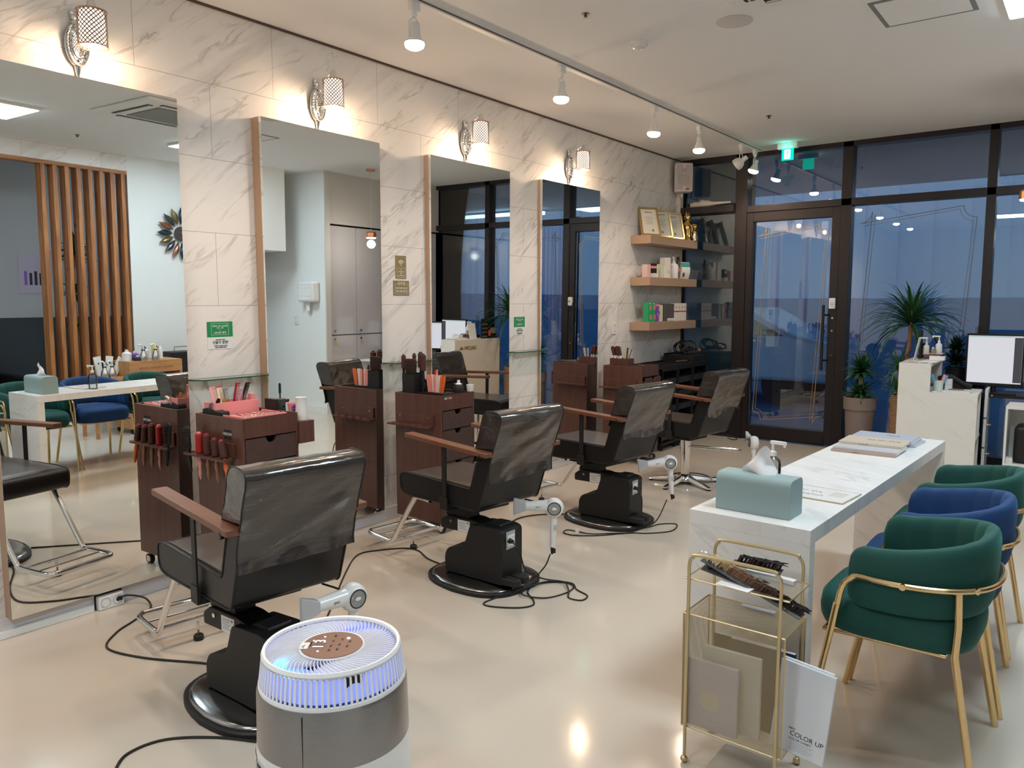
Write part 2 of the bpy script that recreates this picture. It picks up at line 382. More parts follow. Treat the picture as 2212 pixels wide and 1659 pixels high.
# door
mb = MB().box(.775, .845, YB-.04, YB+.06, .02, 2.44).box(1.65, 1.73, YB-.04, YB+.06, .02, 2.44).box(.845, 1.65, YB-.04, YB+.06, 2.34, 2.44).box(.845, 1.65, YB-.04, YB+.06, .02, .16)
door = struct('door_1', mb, M_frame, bevel=.004)
MB().box(.845, 1.65, YB+.005, YB+.013, .16, 2.34).build('glass_pane', M_glass, door)
h = MB(); h.cyl((1.615, YB-.10, .80), (1.615, YB-.10, 1.46), .014)
for z in (.9, 1.36): h.cyl((1.615, YB-.10, z), (1.66, YB-.04, z), .009)
h.build('door_handle', M_black, door)
lk = MB().box(1.655, 1.72, YB-.075, YB-.04, 1.42, 1.53).build('door_lock', M_wp, door, bevel=.012, seg=3)
MB().cyl((1.688, YB-.076, 1.475), (1.688, YB-.082, 1.475), .013).build('lock_button', M_chrome, lk)
for z in (1.33, 1.20, .95): MB().cyl((1.69, YB-.041, z), (1.69, YB-.047, z), .009).build('screw_cap', M_chrome, door)
M_goldline = pm('gold_film', (.48, .36, .16), .4, .5)
def deco(x0, x1, z0, z1, r, parent=None, y=YB-.001, w=.007, bottom=True):
    mb = MB()
    for k, o_ in ((0, 0), (1, .028)):
        X0, X1, Z0, Z1 = x0+o_, x1-o_, z0+o_, z1-o_; pts = []
        for cx, cz, a0 in ((X1, Z1, pi), (X0, Z1, 1.5*pi), (X0, Z0, 0), (X1, Z0, pi/2)):
            sx, sz = (-1 if cx == X1 else 1), (-1 if cz == Z1 else 1)
            arc = [(cx+r*cos(a0+j*pi/2/6), cz+r*sin(a0+j*pi/2/6)) for j in range(7)]
            if (cx == X1) == (cz == Z1): arc = arc[::-1]
            pts += arc
        n = len(pts); ww = w if k == 0 else w*.6
        for i in range(n):
            a, b = Vector((pts[i][0], y, pts[i][1])), Vector((pts[(i+1) % n][0], y, pts[(i+1) % n][1])); mb.cyl(a, b, ww/2, n=4)
    return mb
deco(.885, 1.61, .22, 2.28, .09, y=YB+.002).build('gold_line_ornament', M_goldline, door)
o = deco(1.90, 2.90, .30, 2.37, .11, y=YB+.017).build('gold_line_ornament', pm('dark_gold_film', (.16, .14, .12), .5, .3)); tag(o, 'thin notched-corner line ornament on the storefront window right of the door', 'window decoration')

# ---------------------------------------------------------------- street beyond the glass
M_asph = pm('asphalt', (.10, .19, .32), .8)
struct('ground', MB().box(-14, 20, YB+.1, 30, -.25, -.05), M_asph)
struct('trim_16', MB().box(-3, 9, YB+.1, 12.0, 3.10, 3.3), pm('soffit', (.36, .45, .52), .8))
mb = MB().box(-14, 20, 15, 15.3, 1.55, 9)
for i in range(60): mb.box(-13+i*.55, -12.8+i*.55, 14.93, 15, 1.55, 9)
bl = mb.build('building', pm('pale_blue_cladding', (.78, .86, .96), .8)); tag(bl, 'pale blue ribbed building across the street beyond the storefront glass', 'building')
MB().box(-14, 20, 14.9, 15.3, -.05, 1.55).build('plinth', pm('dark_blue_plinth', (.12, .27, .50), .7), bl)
MB().box(4.6, 9, 11.4, 11.46, 2.98, 3.04).build('canopy_light', em('blue_white_tube', (.6, .85, 1), 3), bl)
# parked car seen through the door glass
car = thing('car', 'white car parked in the street, seen through the door glass', 'car', (-1.2, 12.3, -.05))
prof = [(-2.1, .35), (-2.15, .75), (-1.9, .95), (-1.1, 1.02), (-.55, 1.42), (.75, 1.45), (1.5, 1.05), (2.05, .95), (2.15, .6), (2.1, .35)]
MB().prism(prof, -.82, .82).build('body', pm('white_car_paint', (.55, .62, .7), .25, coat=1), car, bevel=.08, seg=3)
for y0 in (-.835, .825):
    MB().prism([(-1.0, 1.02), (-.52, 1.36), (.7, 1.39), (1.35, 1.04)], y0, y0+.01).build('side_window', pm('car_glass', (.01, .012, .015), .05), car)
for x in (-1.35, 1.35):
    for y in (-.8, .62): MB().cyl((x, y, .32), (x, y+.2, .32), .32, n=24).build('wheel', M_rubber, car)
mb = MB().box(.62, .85, -1.05, -.84, 1.0, 1.14); mb.build('side_mirror', MATS['white_car_paint'], car, bevel=.03)

# barber sign on a post across the street, visible only by way of the fourth mirror
bp_ = thing('barber_light', 'blue white striped barber sign light on a post, seen in the fourth mirror', 'sign', (4.35, 12.0, -.05))
MB().cyl((0, 0, 0), (0, 0, 2.25), .045, n=14).build('post', M_black, bp_)
MB().cyl((0, 0, 2.25), (0, 0, 2.95), .11, n=24).build('tube', pm('sign_dark_blue', (.01, .05, .16), .4), bp_)
for k in range(3): MB().grid(lambda u, v: (.114*cos(-pi+u*pi), .114*sin(-pi+u*pi), 2.30+k*.20+u*.17+v*.10), 10, 2).build('stripe', em('sign_light', (.45, .80, 1.), 5), bp_, normals=False)
MB().cyl((0, 0, 2.95), (0, 0, 3.02), .13).build('cap', M_black, bp_)

# ---------------------------------------------------------------- mirrors, sconces, glass shelves
TILT = radians(.5)
def make_mirror(y0, y1, label, yaw=1.4):
    t = thing('wall_mirror', label, 'mirror', (0, (y0+y1)/2, .09), group='tall mirrors along the marble wall'); w = (y1-y0)/2; h = 2.435
    e0 = 2*w*sin(radians(yaw))
    MB().add([(.002, -w, 0), (.044+e0, -w, 0), (.044, w, 0), (.002, w, 0), (.002, -w, h), (.044+e0, -w, h), (.044, w, h), (.002, w, h)], [(0, 3, 2, 1), (4, 5, 6, 7), (0, 1, 5, 4), (1, 2, 6, 5), (2, 3, 7, 6), (3, 0, 4, 7)]).build('frame', M_bronze, t)
    # the glass leans forward by half a degree
    e = 2*w*sin(radians(yaw))
    g = MB(); g.add([(.046+e, -w+.001, .002), (.046, w-.001, .002), (.046+h*sin(TILT), w-.001, h-.002), (.046+e+h*sin(TILT), -w+.001, h-.002),
                     (.044+e, -w+.001, .002), (.044, w-.001, .002), (.044, w-.001, h-.002), (.044+e, -w+.001, h-.002)],
                    [(0, 1, 2, 3), (4, 7, 6, 5), (0, 4, 5, 1), (1, 5, 6, 2), (2, 6, 7, 3), (3, 7, 4, 0)])
    g.build('mirror_glass', M_mirror, t)
    return t
for a, b, l, *yw in ((1.29, 2.19, 'nearest tall mirror, cut by the left edge, showing the slatted screen'), (2.665, 3.575, 'tall bronze-sided mirror showing the white closet and towel dispenser'),
                (4.06, 4.965, 'tall bronze-sided mirror showing the reception desk front', -.4), (5.44, 6.35, 'farthest tall bronze-sided mirror, behind the third styling chair', -1.2)):
    make_mirror(a, b, l, *yw)

M_lattice = perforated('sconce_lattice', (.16, .08, .045), .0195, .345, .4, .3)
M_bulbglow = em('warm_bulb_glow', (1, .74, .46), 5.5)
def make_sconce():
    t = thing('wall_sconce', '', 'wall lamp')
    b = MB(); b.sphere((.012, 0, -.02), (.022, .052, .098), 24, 14); b.build('backplate', M_chrome, t)
    r = MB(); r.tube([(.03, .045*cos(a), -.02+.088*sin(a)) for a in [2*pi*i/28 for i in range(28)]], .008, 8, True)
    r.tube([(.038, .026*cos(a), -.02+.058*sin(a)) for a in [2*pi*i/28 for i in range(28)]], .0045, 8, True)
    for i in range(28):
        a = 2*pi*i/28; r.sphere((.04, .034*cos(a), -.02+.070*sin(a)), .0035, 6, 4)
    r.build('ring', M_chrome, t)
    f = MB(); f.sphere((.015, 0, .105), (.014, .02, .02), 12, 8); f.sphere((.015, 0, .08), (.01, .024, .007), 12, 6); f.sphere((.014, .012, .122), (.01, .012, .012), 10, 6); f.sphere((.014, -.012, .122), (.01, .012, .012), 10, 6)
    f.build('finial', M_chrome, t); f = MB(); f.cyl((.014, 0, -.115), (.012, 0, -.16), .016, .007, 12); f.sphere((.012, 0, -.165), .009, 10, 6); f.sphere((.012, 0, -.18), .006, 8, 6)
    f.build('drop_finial', M_chrome, t)
    MB().tube([(.03, .012, -.03), (.075, .02, -.02), (.085, .02, .06), (.085, .02, .12), (.10, .02, .142), (.15, .012, .158), (.155, .012, .165)], .0055, 8, smooth=5).build('arm', M_chrome, t)
    MB().cyl((.15, .012, .158), (.15, .012, .118), .012, .024, 16).cyl((.15, .012, .118), (.15, .012, .112), .026, n=16).build('socket', M_chrome, t)
    s = MB(); n = 64
    s.grid(lambda u, v: (.15+.062*cos(2*pi*u), .012+.062*sin(2*pi*u), .105-.155*v), n, 8)
    so = s.build('lamp_shade', M_lattice, t, merge=False, normals=False)
    uv = so.data.uv_layers.new(name='UVMap')
    for p in so.data.polygons:
        us = []
        for li in p.loop_indices:
            c = so.data.vertices[so.data.loops[li].vertex_index].co; us.append(atan2(c.y-.012, c.x-.15) % (2*pi))
        wr = max(us)-min(us) > pi
        for li, a in zip(p.loop_indices, us):
            if wr and a < pi: a += 2*pi
            uv.data[li].uv = (a/(2*pi)*.0195*20, so.data.vertices[so.data.loops[li].vertex_index].co.z)
    q = MB(); q.tube([(.15+.063*cos(2*pi*i/32), .012+.063*sin(2*pi*i/32), .105) for i in range(32)], .0025, 6, True); q.tube([(.15+.063*cos(2*pi*i/32), .012+.063*sin(2*pi*i/32), -.05) for i in range(32)], .0025, 6, True)
    q.build('rim', pm('copper_rim', (.55, .28, .16), .3, 1), so)
    MB().lathe([(.0, .103), (.050, .102), (.054, .05), (.054, -.045)], 32, (.15, .012, 0)).build('diffuser', em('sconce_diffuser', (1, .85, .68), 1.9), so, normals=False)
    MB().sphere((.15, .012, -.005), (.030, .030, .042), 16, 10).build('bulb', em('sconce_bulb', (1, .84, .60), 22), t)
    return t
sc = make_sconce()
for i, (y, l) in enumerate(((1.74, 'lit wall sconce above the nearest mirror, cut by the top edge'), (3.12, 'lit wall sconce above the second mirror from the camera'),
                (4.49, 'lit wall sconce above the third mirror'), (5.90, 'farthest lit wall sconce, above the fourth mirror'))):
    o = sc if i == 0 else copy_tree(sc)
    o.location = (0, y, 2.70); o['label'] = l; o['group'] = 'chrome sconces above the mirrors'
    lamp('POINT', 'sconce_light', (.15, .012, -.075), E_SCONCE, (1, .70, .45), .03, parent=o)
for i, (a, b, l) in enumerate(((2.205, 2.70, 'glass shelf between the first and second mirrors, above the pink box'), (3.60, 4.09, 'glass shelf on the wall below the wifi sign'), (5.0, 5.50, 'glass shelf below the farther green sticker'))):
    t = thing('glass_shelf', l, 'shelf', (0, a, 1.085), group='small glass wall shelves'); w = b-a
    MB().prism([(.001, 0), (.10, .05), (.10, w-.07), (.055, w), (.001, w)], 0, .006, 'z').build('pane', M_clear, t)
    MB().prism([(.098, .05), (.102, .05), (.102, w-.07), (.057, w+.002), (.053, w), (.098, w-.071)], -.0004, .0064, 'z').prism([(.001, 0), (.102, .05), (.098, .052), (.001, .004)], -.0004, .0064, 'z').build('edge', M_glassedge, t)
    for y in (.1, w-.12): MB().box(.001, .03, y, y+.02, -.008, .0).build('bracket', M_chrome, t)

# signs on the wall
def sign_sticker(y, z, w, h, label):
    t = thing('sticker_sign', label, 'sign', (0, y, z), group='green and white stickers on the marble wall')
    hg = h*.56
    MB().box(.0008, .002, -w/2, w/2, -h/2, h/2-hg).build('lower_panel', M_paper, t)
    g = MB().box(.0008, .0024, -w/2, w/2, h/2-hg, h/2).build('upper_panel', M_green, t); s = w/.155
    fr = MB()
    for (a, b, c, d) in ((-.053, .053, .071, .0722), (-.053, .053, .0085, .0097), (-.053, -.0518, .0085, .0722), (.0518, .053, .0085, .0722)):
        fr.box(.0024, .0028, a*s, b*s, (c-.006)*h/.15, (d-.006)*h/.15)
    fr.build('border', M_paper, g)
    for tx, sz, zz, mt in (('Salon de Lowell', .0145, .055, M_paper), ('살롱 드 로웰', .008, .043, M_paper), ('&', .008, .031, M_paper), ('NAVER 예약', .014, .017, M_paper),
                       ('NAVER 예약 후 이용시', .006, -.021, M_ink), ('선물이 팡팡!', .019, -.036, pm('dark_green_ink', (.01, .12, .07), .6)), ('네이버예약 후 시술하시는 고객님께', .0055, -.054, M_ink), ('소정의 사은품을 드립니다', .0065, -.063, M_ink)):
        text(tx, sz*s, mt, t, TR(.0029, 0, zz*h/.15-.003) @ FACE_PX)
sign_sticker(2.418, 1.32, .155, .150, 'green and white salon sticker on the wall above the pink box')
sign_sticker(5.175, 1.30, .148, .150, 'green and white salon sticker between the third and fourth mirrors')
M_olive = pm('olive_gold_sign', (.30, .235, .11), .4, .3)
t = tag(MB().box(.0008, .004, -.05, .05, -.078, .078).build('wifi_sign', M_olive, loc=(0, 3.81, 1.738)), 'olive gold wifi sign with white signal arcs', 'sign')
mb = MB()
for k, r in enumerate((.012, .022, .032)):
    mb.tube([(.0046, r*sin(a), .012+r*cos(a)) for a in [-.85+1.7*j/10 for j in range(11)]], .0028, 6)
mb.sphere((.0046, 0, .012), (.002, .004, .004), 8, 6); mb.build('wifi_symbol', M_paper, t)
fr = MB()
for a, b, c, d in ((-.04, .04, -.007, -.0058), (-.04, .04, -.0722, -.071), (-.04, -.0388, -.0722, -.0058), (.0388, .04, -.0722, -.0058)): fr.box(.004, .0045, a, b, c, d)
fr.build('border', M_paper, t)
for s_, z_ in (('ID', -.018), ('SALONde', -.031), ('PW', -.045), ('0314506049', -.058)): text(s_, .0125, M_paper, t, TR(.0042, 0, z_) @ FACE_PX)
t = tag(MB().box(.0008, .004, -.075, .075, -.05, .05).build('holiday_sign', M_olive, loc=(0, 3.811, 1.596)), 'olive gold closing-days sign below the wifi sign', 'sign')
fr = MB()
for a, b, c, d in ((-.062, -.03, .026, .0272), (.03, .062, .026, .0272), (-.062, .062, -.041, -.0398), (-.062, -.0608, -.041, .0272), (.0608, .062, -.041, .0272)): fr.box(.004, .0045, a, b, c, d)
fr.build('border', M_paper, t)
text('휴무일', .026, M_paper, t, TR(.0042, 0, .028) @ FACE_PX); text('첫째 셋째 일요일', .0155, M_paper, t, TR(.0042, 0, -.003) @ FACE_PX); text('둘째 넷째 월요일', .0155, M_paper, t, TR(.0042, 0, -.024) @ FACE_PX)

def outlet(loc, label, name='wall_outlet', F=None):
    t = thing(name, label, 'outlet', loc)
    if F: t.rotation_euler.z = F
    MB().box(0, .009, -.036, .036, -.06, .06).build('cover_plate', M_wp, t, bevel=.004)
    for z in (.028, -.028):
        MB().box(.009, .0105, -.024, .024, z-.02, z+.02).build('socket', M_wm, t, bevel=.002)
        for y in (-.009, .009): MB().box(.0104, .0108, y-.003, y+.003, z-.008, z+.006).build('socket_slot', M_ink, t)
outlet((0, 6.75, 1.235), 'white double wall outlet left of the lowest floating shelf')
t = thing('power_strip', 'white two-socket power block on the skirting, black plug in it', 'outlet', (.030, 1.735, .034))
MB().box(-.015, .022, -.062, .062, -.034, .036).build('body', M_wp, t, bevel=.008, seg=3)
MB().box(-.029, -.013, -.068, .068, -.034, .04).build('back_plate', M_rubber, t, bevel=.004)
for y in (-.03, .03):
    s_ = MB(); s_.lathe([(.0, -.004), (.019, -.004), (.0215, .003), (.024, .003)], 20, (.021, y, .002), RY(pi/2)); s_.build('socket', pm('grey_white_socket', (.45, .46, .47), .4), t)

# ---------------------------------------------------------------- ceiling
rail = tag(MB().box(-.018, .018, 0, 7.9, -.03, 0).build('track_rail', M_wm, loc=(.945, .15, H)), 'long white lighting track on the ceiling', 'lighting track')
MB().box(-.0185, -.0175, 0, 7.9, -.022, -.012).box(.0175, .0185, 0, 7.9, -.022, -.012).build('slot', pm('track_slot', (.18, .12, .09), .6), rail)
M_spotglow = em('spot_lens_glow', (1, .83, .62), E_SPOT)
def make_spot(lit=True):
    t = thing('track_spotlight', '', 'ceiling lamp')
    MB().box(-.017, .017, -.03, .03, -.075, -.03).cyl((0, 0, -.07), (0, 0, -.10), .016, n=14).build('adapter', M_wm, t, bevel=.004)
    MB().tube([(0, 0, -.095), (0, .010, -.11), (0, .036, -.13), (0, .040, -.21)], .0045, 6).tube([(0, 0, -.095), (0, -.010, -.11), (0, -.036, -.13), (0, -.040, -.21)], .0045, 6).build('yoke', M_wm, t)
    return t
def spot_head(t, tilt, lit):
    R = TR(0, 0, -.195) @ tilt
    if lit:
        MB(R).lathe([(.0, .065), (.020, .065), (.022, .03), (.026, .02), (.034, -.005), (.050, -.035)], 24).build('lamp_holder', M_wm, t)
        MB(R).lathe([(.050, -.035), (.052, -.045), (.047, -.058), (.030, -.068), (0, -.072)], 24).build('bulb', M_spotglow, t)
    else:
        MB(R).lathe([(.0, .07), (.022, .07), (.024, .02), (.046, .0), (.058, -.03), (.058, -.06), (.052, -.06), (.05, -.035)], 24).build('lamp_holder', M_wm, t)
        MB(R).lathe([(.051, -.05), (.03, -.055), (0, -.057)], 24).build('bulb', pm('unlit_bulb', (.5, .5, .48), .2), t)
for i, (y, tl, lit, l) in enumerate(((.55, 0, 1, 'unseen track spotlight added near the camera for the left floor'), (1.75, 0, 1, 'unseen track spotlight added to light the first station'), (3.004, 0, 1, 'nearest lit track spotlight, largest in the photo'), (4.371, .04, 1, 'second lit track spotlight from the left'),
        (5.698, .08, 1, 'third lit track spotlight, above the third chair'), (6.556, 0, 1, 'fourth lit track spotlight, with a thin white rim'), (7.552, 1.0, 0, 'unlit track spotlight turned sideways toward the wall'), (7.929, .3, 1, 'last lit track spotlight beside the exit sign'))):
    t = make_spot(); t.location = (.945, y, H); t['label'] = l; t['group'] = 'white spotlights on the ceiling track'
    spot_head(t, RY(tl), lit)
    if lit: lamp('SPOT', 'spot_light', (0, 0, -.29), 22 if i > 1 else 36, (1, .80, .63), .05, rot=(0, -tl*.5, 0), parent=t, angle=2.6)  # the entries nearest the camera are added out of frame to brighten the floor
def led_panel(cx, cy, label, s=.3, vis=True):
    t = thing('ceiling_light_panel', label, 'ceiling light', (cx, cy, H), group='square ceiling light panels')
    MB().box(-s-.012, s+.012, -s-.012, s+.012, -.022, 0).build('frame', M_wm, t, bevel=.004)
    MB().box(-s, s, -s, s, -.027, -.0221).build('diffuser', em('panel_glow', (.80, .94, 1), E_PANEL), t)
led_panel(3.66, 4.88, 'bright square ceiling light cut by the right edge of the photo'); led_panel(3.72, 2.78, 'bright square ceiling light seen in the nearest mirror')
led_panel(2.5, -.4, 'unseen ceiling panel added behind the camera for ambient light')  # added out of view to lift the ambient light
led_panel(5.6, 5.9+.0, 'ceiling light above the corridor by the towel dispenser', .22)
def hatch(x0, x1, y0, y1, label):
    t = thing('ceiling_hatch', label, 'hatch', ((x0+x1)/2, (y0+y1)/2, H), group='ceiling access hatches'); a, b = (x1-x0)/2, (y1-y0)/2; w = .025
    MB().box(-a, a, -b, -b+w, -.004, 0).box(-a, a, b-w, b, -.004, 0).box(-a, -a+w, -b+w, b-w, -.004, 0).box(a-w, a, -b+w, b-w, -.004, 0).build('frame', pm('hatch_gap', (.22, .23, .24), .6), t)
    MB().box(-a+w, a-w, -b+w, b-w, -.006, 0).build('panel', M_ceil, t)
hatch(2.77, 3.23, 4.53, 4.98, 'square access hatch with grey edge in the ceiling, top right')
tag(MB().lathe([(0, -.012), (.085, -.012), (.10, -.006), (.10, 0), (0, 0)], 36).build('ceiling_disc', pm('ceiling_disc_white', (.62, .59, .57), .7), loc=(2.117, 4.35, H)), 'flat round white cover on the ceiling, left of the hatch', 'ceiling cover')
t = thing('smoke_detector', 'small white domed smoke detector on the ceiling', 'smoke detector', (1.531, 4.336, H))
MB().lathe([(0, 0), (.052, 0), (.054, -.014), (.048, -.022)], 28).build('base', M_wm, t); MB().lathe([(.046, -.02), (.042, -.034), (.025, -.044), (0, -.046)], 28).build('dome', M_wp, t)
for x, y, l in ((1.514, 3.751, 'small sprinkler head on the ceiling nearer the camera'), (1.512, 6.683, 'small sprinkler head on the ceiling nearer the storefront'), (4.3, 3.83, 'small sprinkler head seen in the nearest mirror')):
    t = thing('sprinkler_head', l, 'sprinkler', (x, y, H), group='ceiling sprinkler heads')
    MB().cyl((0, 0, 0), (0, 0, -.004), .022, n=20).build('escutcheon', pm('brown_metal', (.12, .08, .06), .4, .6), t); MB().cyl((0, 0, -.004), (0, 0, -.02), .008, n=10).cyl((0, 0, -.02), (0, 0, -.022), .014, n=12).build('nozzle', MATS['brown_metal'], t)
# ceiling air conditioner, seen in the near mirror
t = thing('air_conditioner', 'white ceiling cassette air conditioner seen in the nearest mirror', 'air conditioner', (2.65, 3.77, H)); s = .44
MB().box(-s, s, -s, s, -.03, 0).build('panel', M_wm, t, bevel=.012)
MB().box(-.24, .24, -.24, .24, -.038, -.0302).build('intake_grille', pm('grey_grille', (.22, .22, .21), .6), t, bevel=.004)
for a in range(4):
    q = MB(RZ(a*pi/2)); q.box(-.27, .27, .30, .35, -.034, -.0302); o_ = q.build('outlet_slot', M_black, t, bevel=.006); MB(RZ(a*pi/2)).box(-.26, .26, .318, .326, -.040, -.034).build('louvre', M_wm, o_)
# exit sign
t = thing('exit_sign', 'green lit exit sign hanging from the ceiling above the door', 'sign', (1.275, 7.93, H))
MB().box(-.10, .10, -.03, .03, -.055, 0).build('housing', M_wm, t, bevel=.006)
MB().box(-.055, .055, -.012, .012, -.165, -.055).build('plate', em('exit_green', (.0, .75, .45), 1.3), t)
MB().box(-.030, .030, -.0135, -.012, -.155, -.065).build('pictogram_panel', em('exit_white', (.75, 1, .95), 1.7), t)
mb = MB(); mb.sphere((.004, -.0145, -.085), (.006, .001, .006), 10, 6)
for a, b in (((.002, -.092), (-.004, -.118)), ((0, -.096), (.014, -.106)), ((0, -.096), (-.013, -.100)), ((-.004, -.118), (.010, -.128)), ((.010, -.128), (.006, -.146)), ((-.004, -.118), (-.013, -.132)), ((-.013, -.132), (-.020, -.142))): mb.cyl((a[0], -.0142, a[1]), (b[0], -.0142, b[1]), .0028, n=6)
mb.build('running_figure', em('exit_green2', (.0, .55, .33), .8), t)
lamp('POINT', 'exit_glow', (0, -.06, -.08), .25, (.1, 1, .75), .03, parent=t)
# pendants over the reception
def pendant(x, y, z, label):
    t = thing('pendant_lamp', label, 'pendant lamp', (x, y, H), group='copper pendant lamps over the reception')
    MB().cyl((0, 0, 0), (0, 0, -.022), .055, n=24).build('canopy', pm('copper', (.72, .34, .20), .3, 1), t)
    MB().cyl((0, 0, -.02), (0, 0, z-H+.075), .0025, n=6).build('cord', pm('pale_cord', (.6, .55, .5), .6), t)
    s_ = MB().lathe([(.006, .075), (.055, .07), (.066, .055), (.066, -.0), (.062, 0), (.06, .05)], 28, (0, 0, z-H)).build('lamp_shade', MATS['copper'], t)
    MB().lathe([(.0605, .006), (.055, -.010), (0, -.014)], 28, (0, 0, z-H)).build('diffuser', em('pendant_glow', (1, .92, .85), 12), t)
    lamp('POINT', 'pendant_light', (0, 0, z-H-.08), 6, (1, .88, .75), .05, parent=t)
pendant(3.385, 6.85, 2.235, 'copper pendant lamp cut by the right edge of the photo'); pendant(2.62, 6.75, 2.22, 'copper pendant lamp seen at the left edge of the third mirror') if False else None

# ---------------------------------------------------------------- floating shelves by the storefront
SHZ = (2.165, 1.745, 1.290)
for z, l in zip(SHZ, ('top floating shelf holding three gold frames', 'middle floating shelf holding bottles and boxes', 'lowest floating shelf holding product boxes')):
    tag(MB().box(0, .225, 0, 1.13, -.085, 0).build('floating_shelf', M_bronze, loc=(0, 7.07, z), bevel=.002), l, 'shelf', 'bronze floating shelves')
for i, (y, l) in enumerate(((7.27, 'leftmost gold-framed certificate on the top shelf'), (7.56, 'middle gold-framed certificate on the top shelf'), (7.85, 'rightmost gold-framed certificate on the top shelf'))):
    t = thing('framed_certificate', l, 'picture frame', (.13, y, SHZ[0]+.004), rz=0, group='gold frames on the top shelf'); t.rotation_euler = (0, -.30, -.55)
    w, h = .11, .31
    f = MB()
    for a, b, c, d in ((-w, w, 0, .018), (-w, w, h-.018, h), (-w, -w+.018, .018, h-.018), (w-.018, w, .018, h-.018)): f.box(-.008, .010, a, b, c, d)
    f.build('frame', pm('gold_frame', (.75, .52, .25), .28, 1), t, bevel=.004)
    pg = MB().box(-.006, .002, -w+.018, w-.018, .018, h-.018).build('certificate', pm('cream_paper', (.80, .76, .66), .6), t)
    text('CERTIFICATE', .016, M_ink, t, TR(.0026, 0, .255) @ FACE_PX); 
    for k in range(5): MB().box(.002, .0026, -.05+.01*(k % 2), .05-.008*(k % 3), .20-k*.018, .203-k*.018).build('text_line', pm('grey_ink', (.25, .24, .22), .6), pg)
    MB().cyl((.002, (.03, -.01, .0)[i], .06), (.0028, (.03, -.01, .0)[i], .06), .014, n=16).build('seal', pm('bronze_seal', (.35, .25, .12), .5), pg)
# golden figurine
t = thing('golden_figurine', 'shiny golden figurine group at the right end of the top shelf', 'figurine', (.16, 8.07, SHZ[0])); t.scale = (1.25, 1.25, 1.25); M_sg = pm('shiny_gold', (.95, .68, .25), .12, 1)
mb = MB(); mb.lathe([(0, 0), (.05, 0), (.055, .015), (.042, .035), (.036, .06), (.045, .09), (.05, .12), (.036, .15), (.022, .17), (0, .175)], 20); mb.build('body', M_sg, t)
mb = MB(); mb.sphere((0, 0, .20), (.033, .036, .034), 16, 10); mb.cyl((0, -.022, .222), (0, -.028, .25), .011, .001, 8); mb.cyl((0, .022, .222), (0, .028, .25), .011, .001, 8); mb.build('head', M_sg, t)
mb = MB(); mb.tube([(.03, -.04, .14), (.06, -.045, .12), (.055, -.03, .08)], .012, 8, smooth=3).tube([(.03, .04, .14), (.06, .05, .13), (.06, .03, .10)], .012, 8, smooth=3); mb.build('arm', M_sg, t)
mb = MB(); mb.lathe([(0, 0), (.03, 0), (.032, .02), (.022, .05), (.028, .08), (.016, .10), (0, .105)], 16, (.04, .062, 0)); mb.sphere((.04, .062, .122), .022, 12, 8); mb.build('small_figure', pm('silver_gold', (.85, .78, .62), .15, 1), t)
# boxes and bottles
def carton(y, x, z, w, d, h, m, label, txt=None, band=None, rz=0, cap=None, name='product_box', group='product boxes on the shelves'):
    o_ = MB().box(-d/2, d/2, -w/2, w/2, 0, h).build(name, m, loc=(x, y, z), rz=rz, bevel=.0015); tag(o_, label, 'box', group)
    if band: MB().box(d/2, d/2+.0008, -w/2+.001, w/2-.001, h*band[0], h*band[1]).build('band', band[2], o_); MB().box(-d/2+.001, d/2-.001, -w/2-.0008, -w/2, h*band[0], h*band[1]).build('band', band[2], o_)
    if txt: text(txt[0], txt[1], txt[2], o_, TR(d/2+.0005, 0, h*txt[3]) @ FACE_PX)
    return o_
M_lp = pm('pale_pink_card', (.70, .50, .48), .5); M_lg = pm('pale_green_card', (.62, .68, .52), .5); M_dg = pm('dark_grey_card', (.10, .085, .085), .35); M_bg = pm('bright_green_card', (.03, .36, .14), .45); M_pu = pm('purple_card', (.20, .09, .42), .45); M_cr = pm('cream_white_card', (.80, .76, .72), .45)
z = SHZ[1]
carton(7.17, .13, z, .07, .06, .13, M_lp, 'pale pink box at the left end of the middle shelf'); carton(7.255, .10, z, .05, .05, .135, M_lp, 'narrow pink box behind the small black box on the middle shelf')
o_ = carton(7.33, .13, z, .10, .06, .045, M_cr, 'low white box under a black pouch on the middle shelf', name='low_box'); carton(7.33, .13, z+.0451, .07, .04, .10, M_black, 'black and pink pouch box standing on the low white box', band=(.5, .75, M_pink))
carton(7.43, .09, z, .07, .06, .14, M_lg, 'pale green box behind the white cartons'); carton(7.50, .12, z, .05, .05, .145, M_lg, 'second pale green box on the middle shelf'); carton(7.57, .13, z, .075, .06, .215, M_cr, 'tall white box on the middle shelf, left of the other')
carton(7.66, .11, z, .075, .07, .22, M_cr, 'tall white box on the middle shelf beside the pump bottle', txt=('L', .05, M_ink, .3))
def pump_bottle(loc, label, s=1., body=None, name='pump_bottle', r=.042, h=.15, rz=0, group=None, lab=None):
    t = thing(name, label, 'bottle', loc, rz, group)
    MB().lathe([(0, 0), (r*.95, 0), (r, .006), (r, h*.78), (r*.9, h*.88), (r*.35, h), (r*.35, h+.01)], 24).build('bottle', body or M_wp, t)
    MB().lathe([(r*.42, h), (r*.42, h+.018), (r*.18, h+.022), (r*.16, h+.05)], 18).build('collar', M_wp, t)
    MB().tube([(0, 0, h+.02), (0, 0, h+.055)], r*.13, 8).box(-.008, .055, -.009, .009, h+.05, h+.062).cyl((.05, 0, h+.055), (.05, 0, h+.04), .005, n=8).build('pump_head', M_wp, t)
    if lab: MB().lathe([(r+.0006, h*.2), (r+.0006, h*.68)], 24, arc=pi*1.1).build('label', lab, t, normals=False)
    return t
pump_bottle((.13, 7.80, z), 'large white pump bottle on the middle floating shelf', r=.052, h=.17, rz=-1.2)
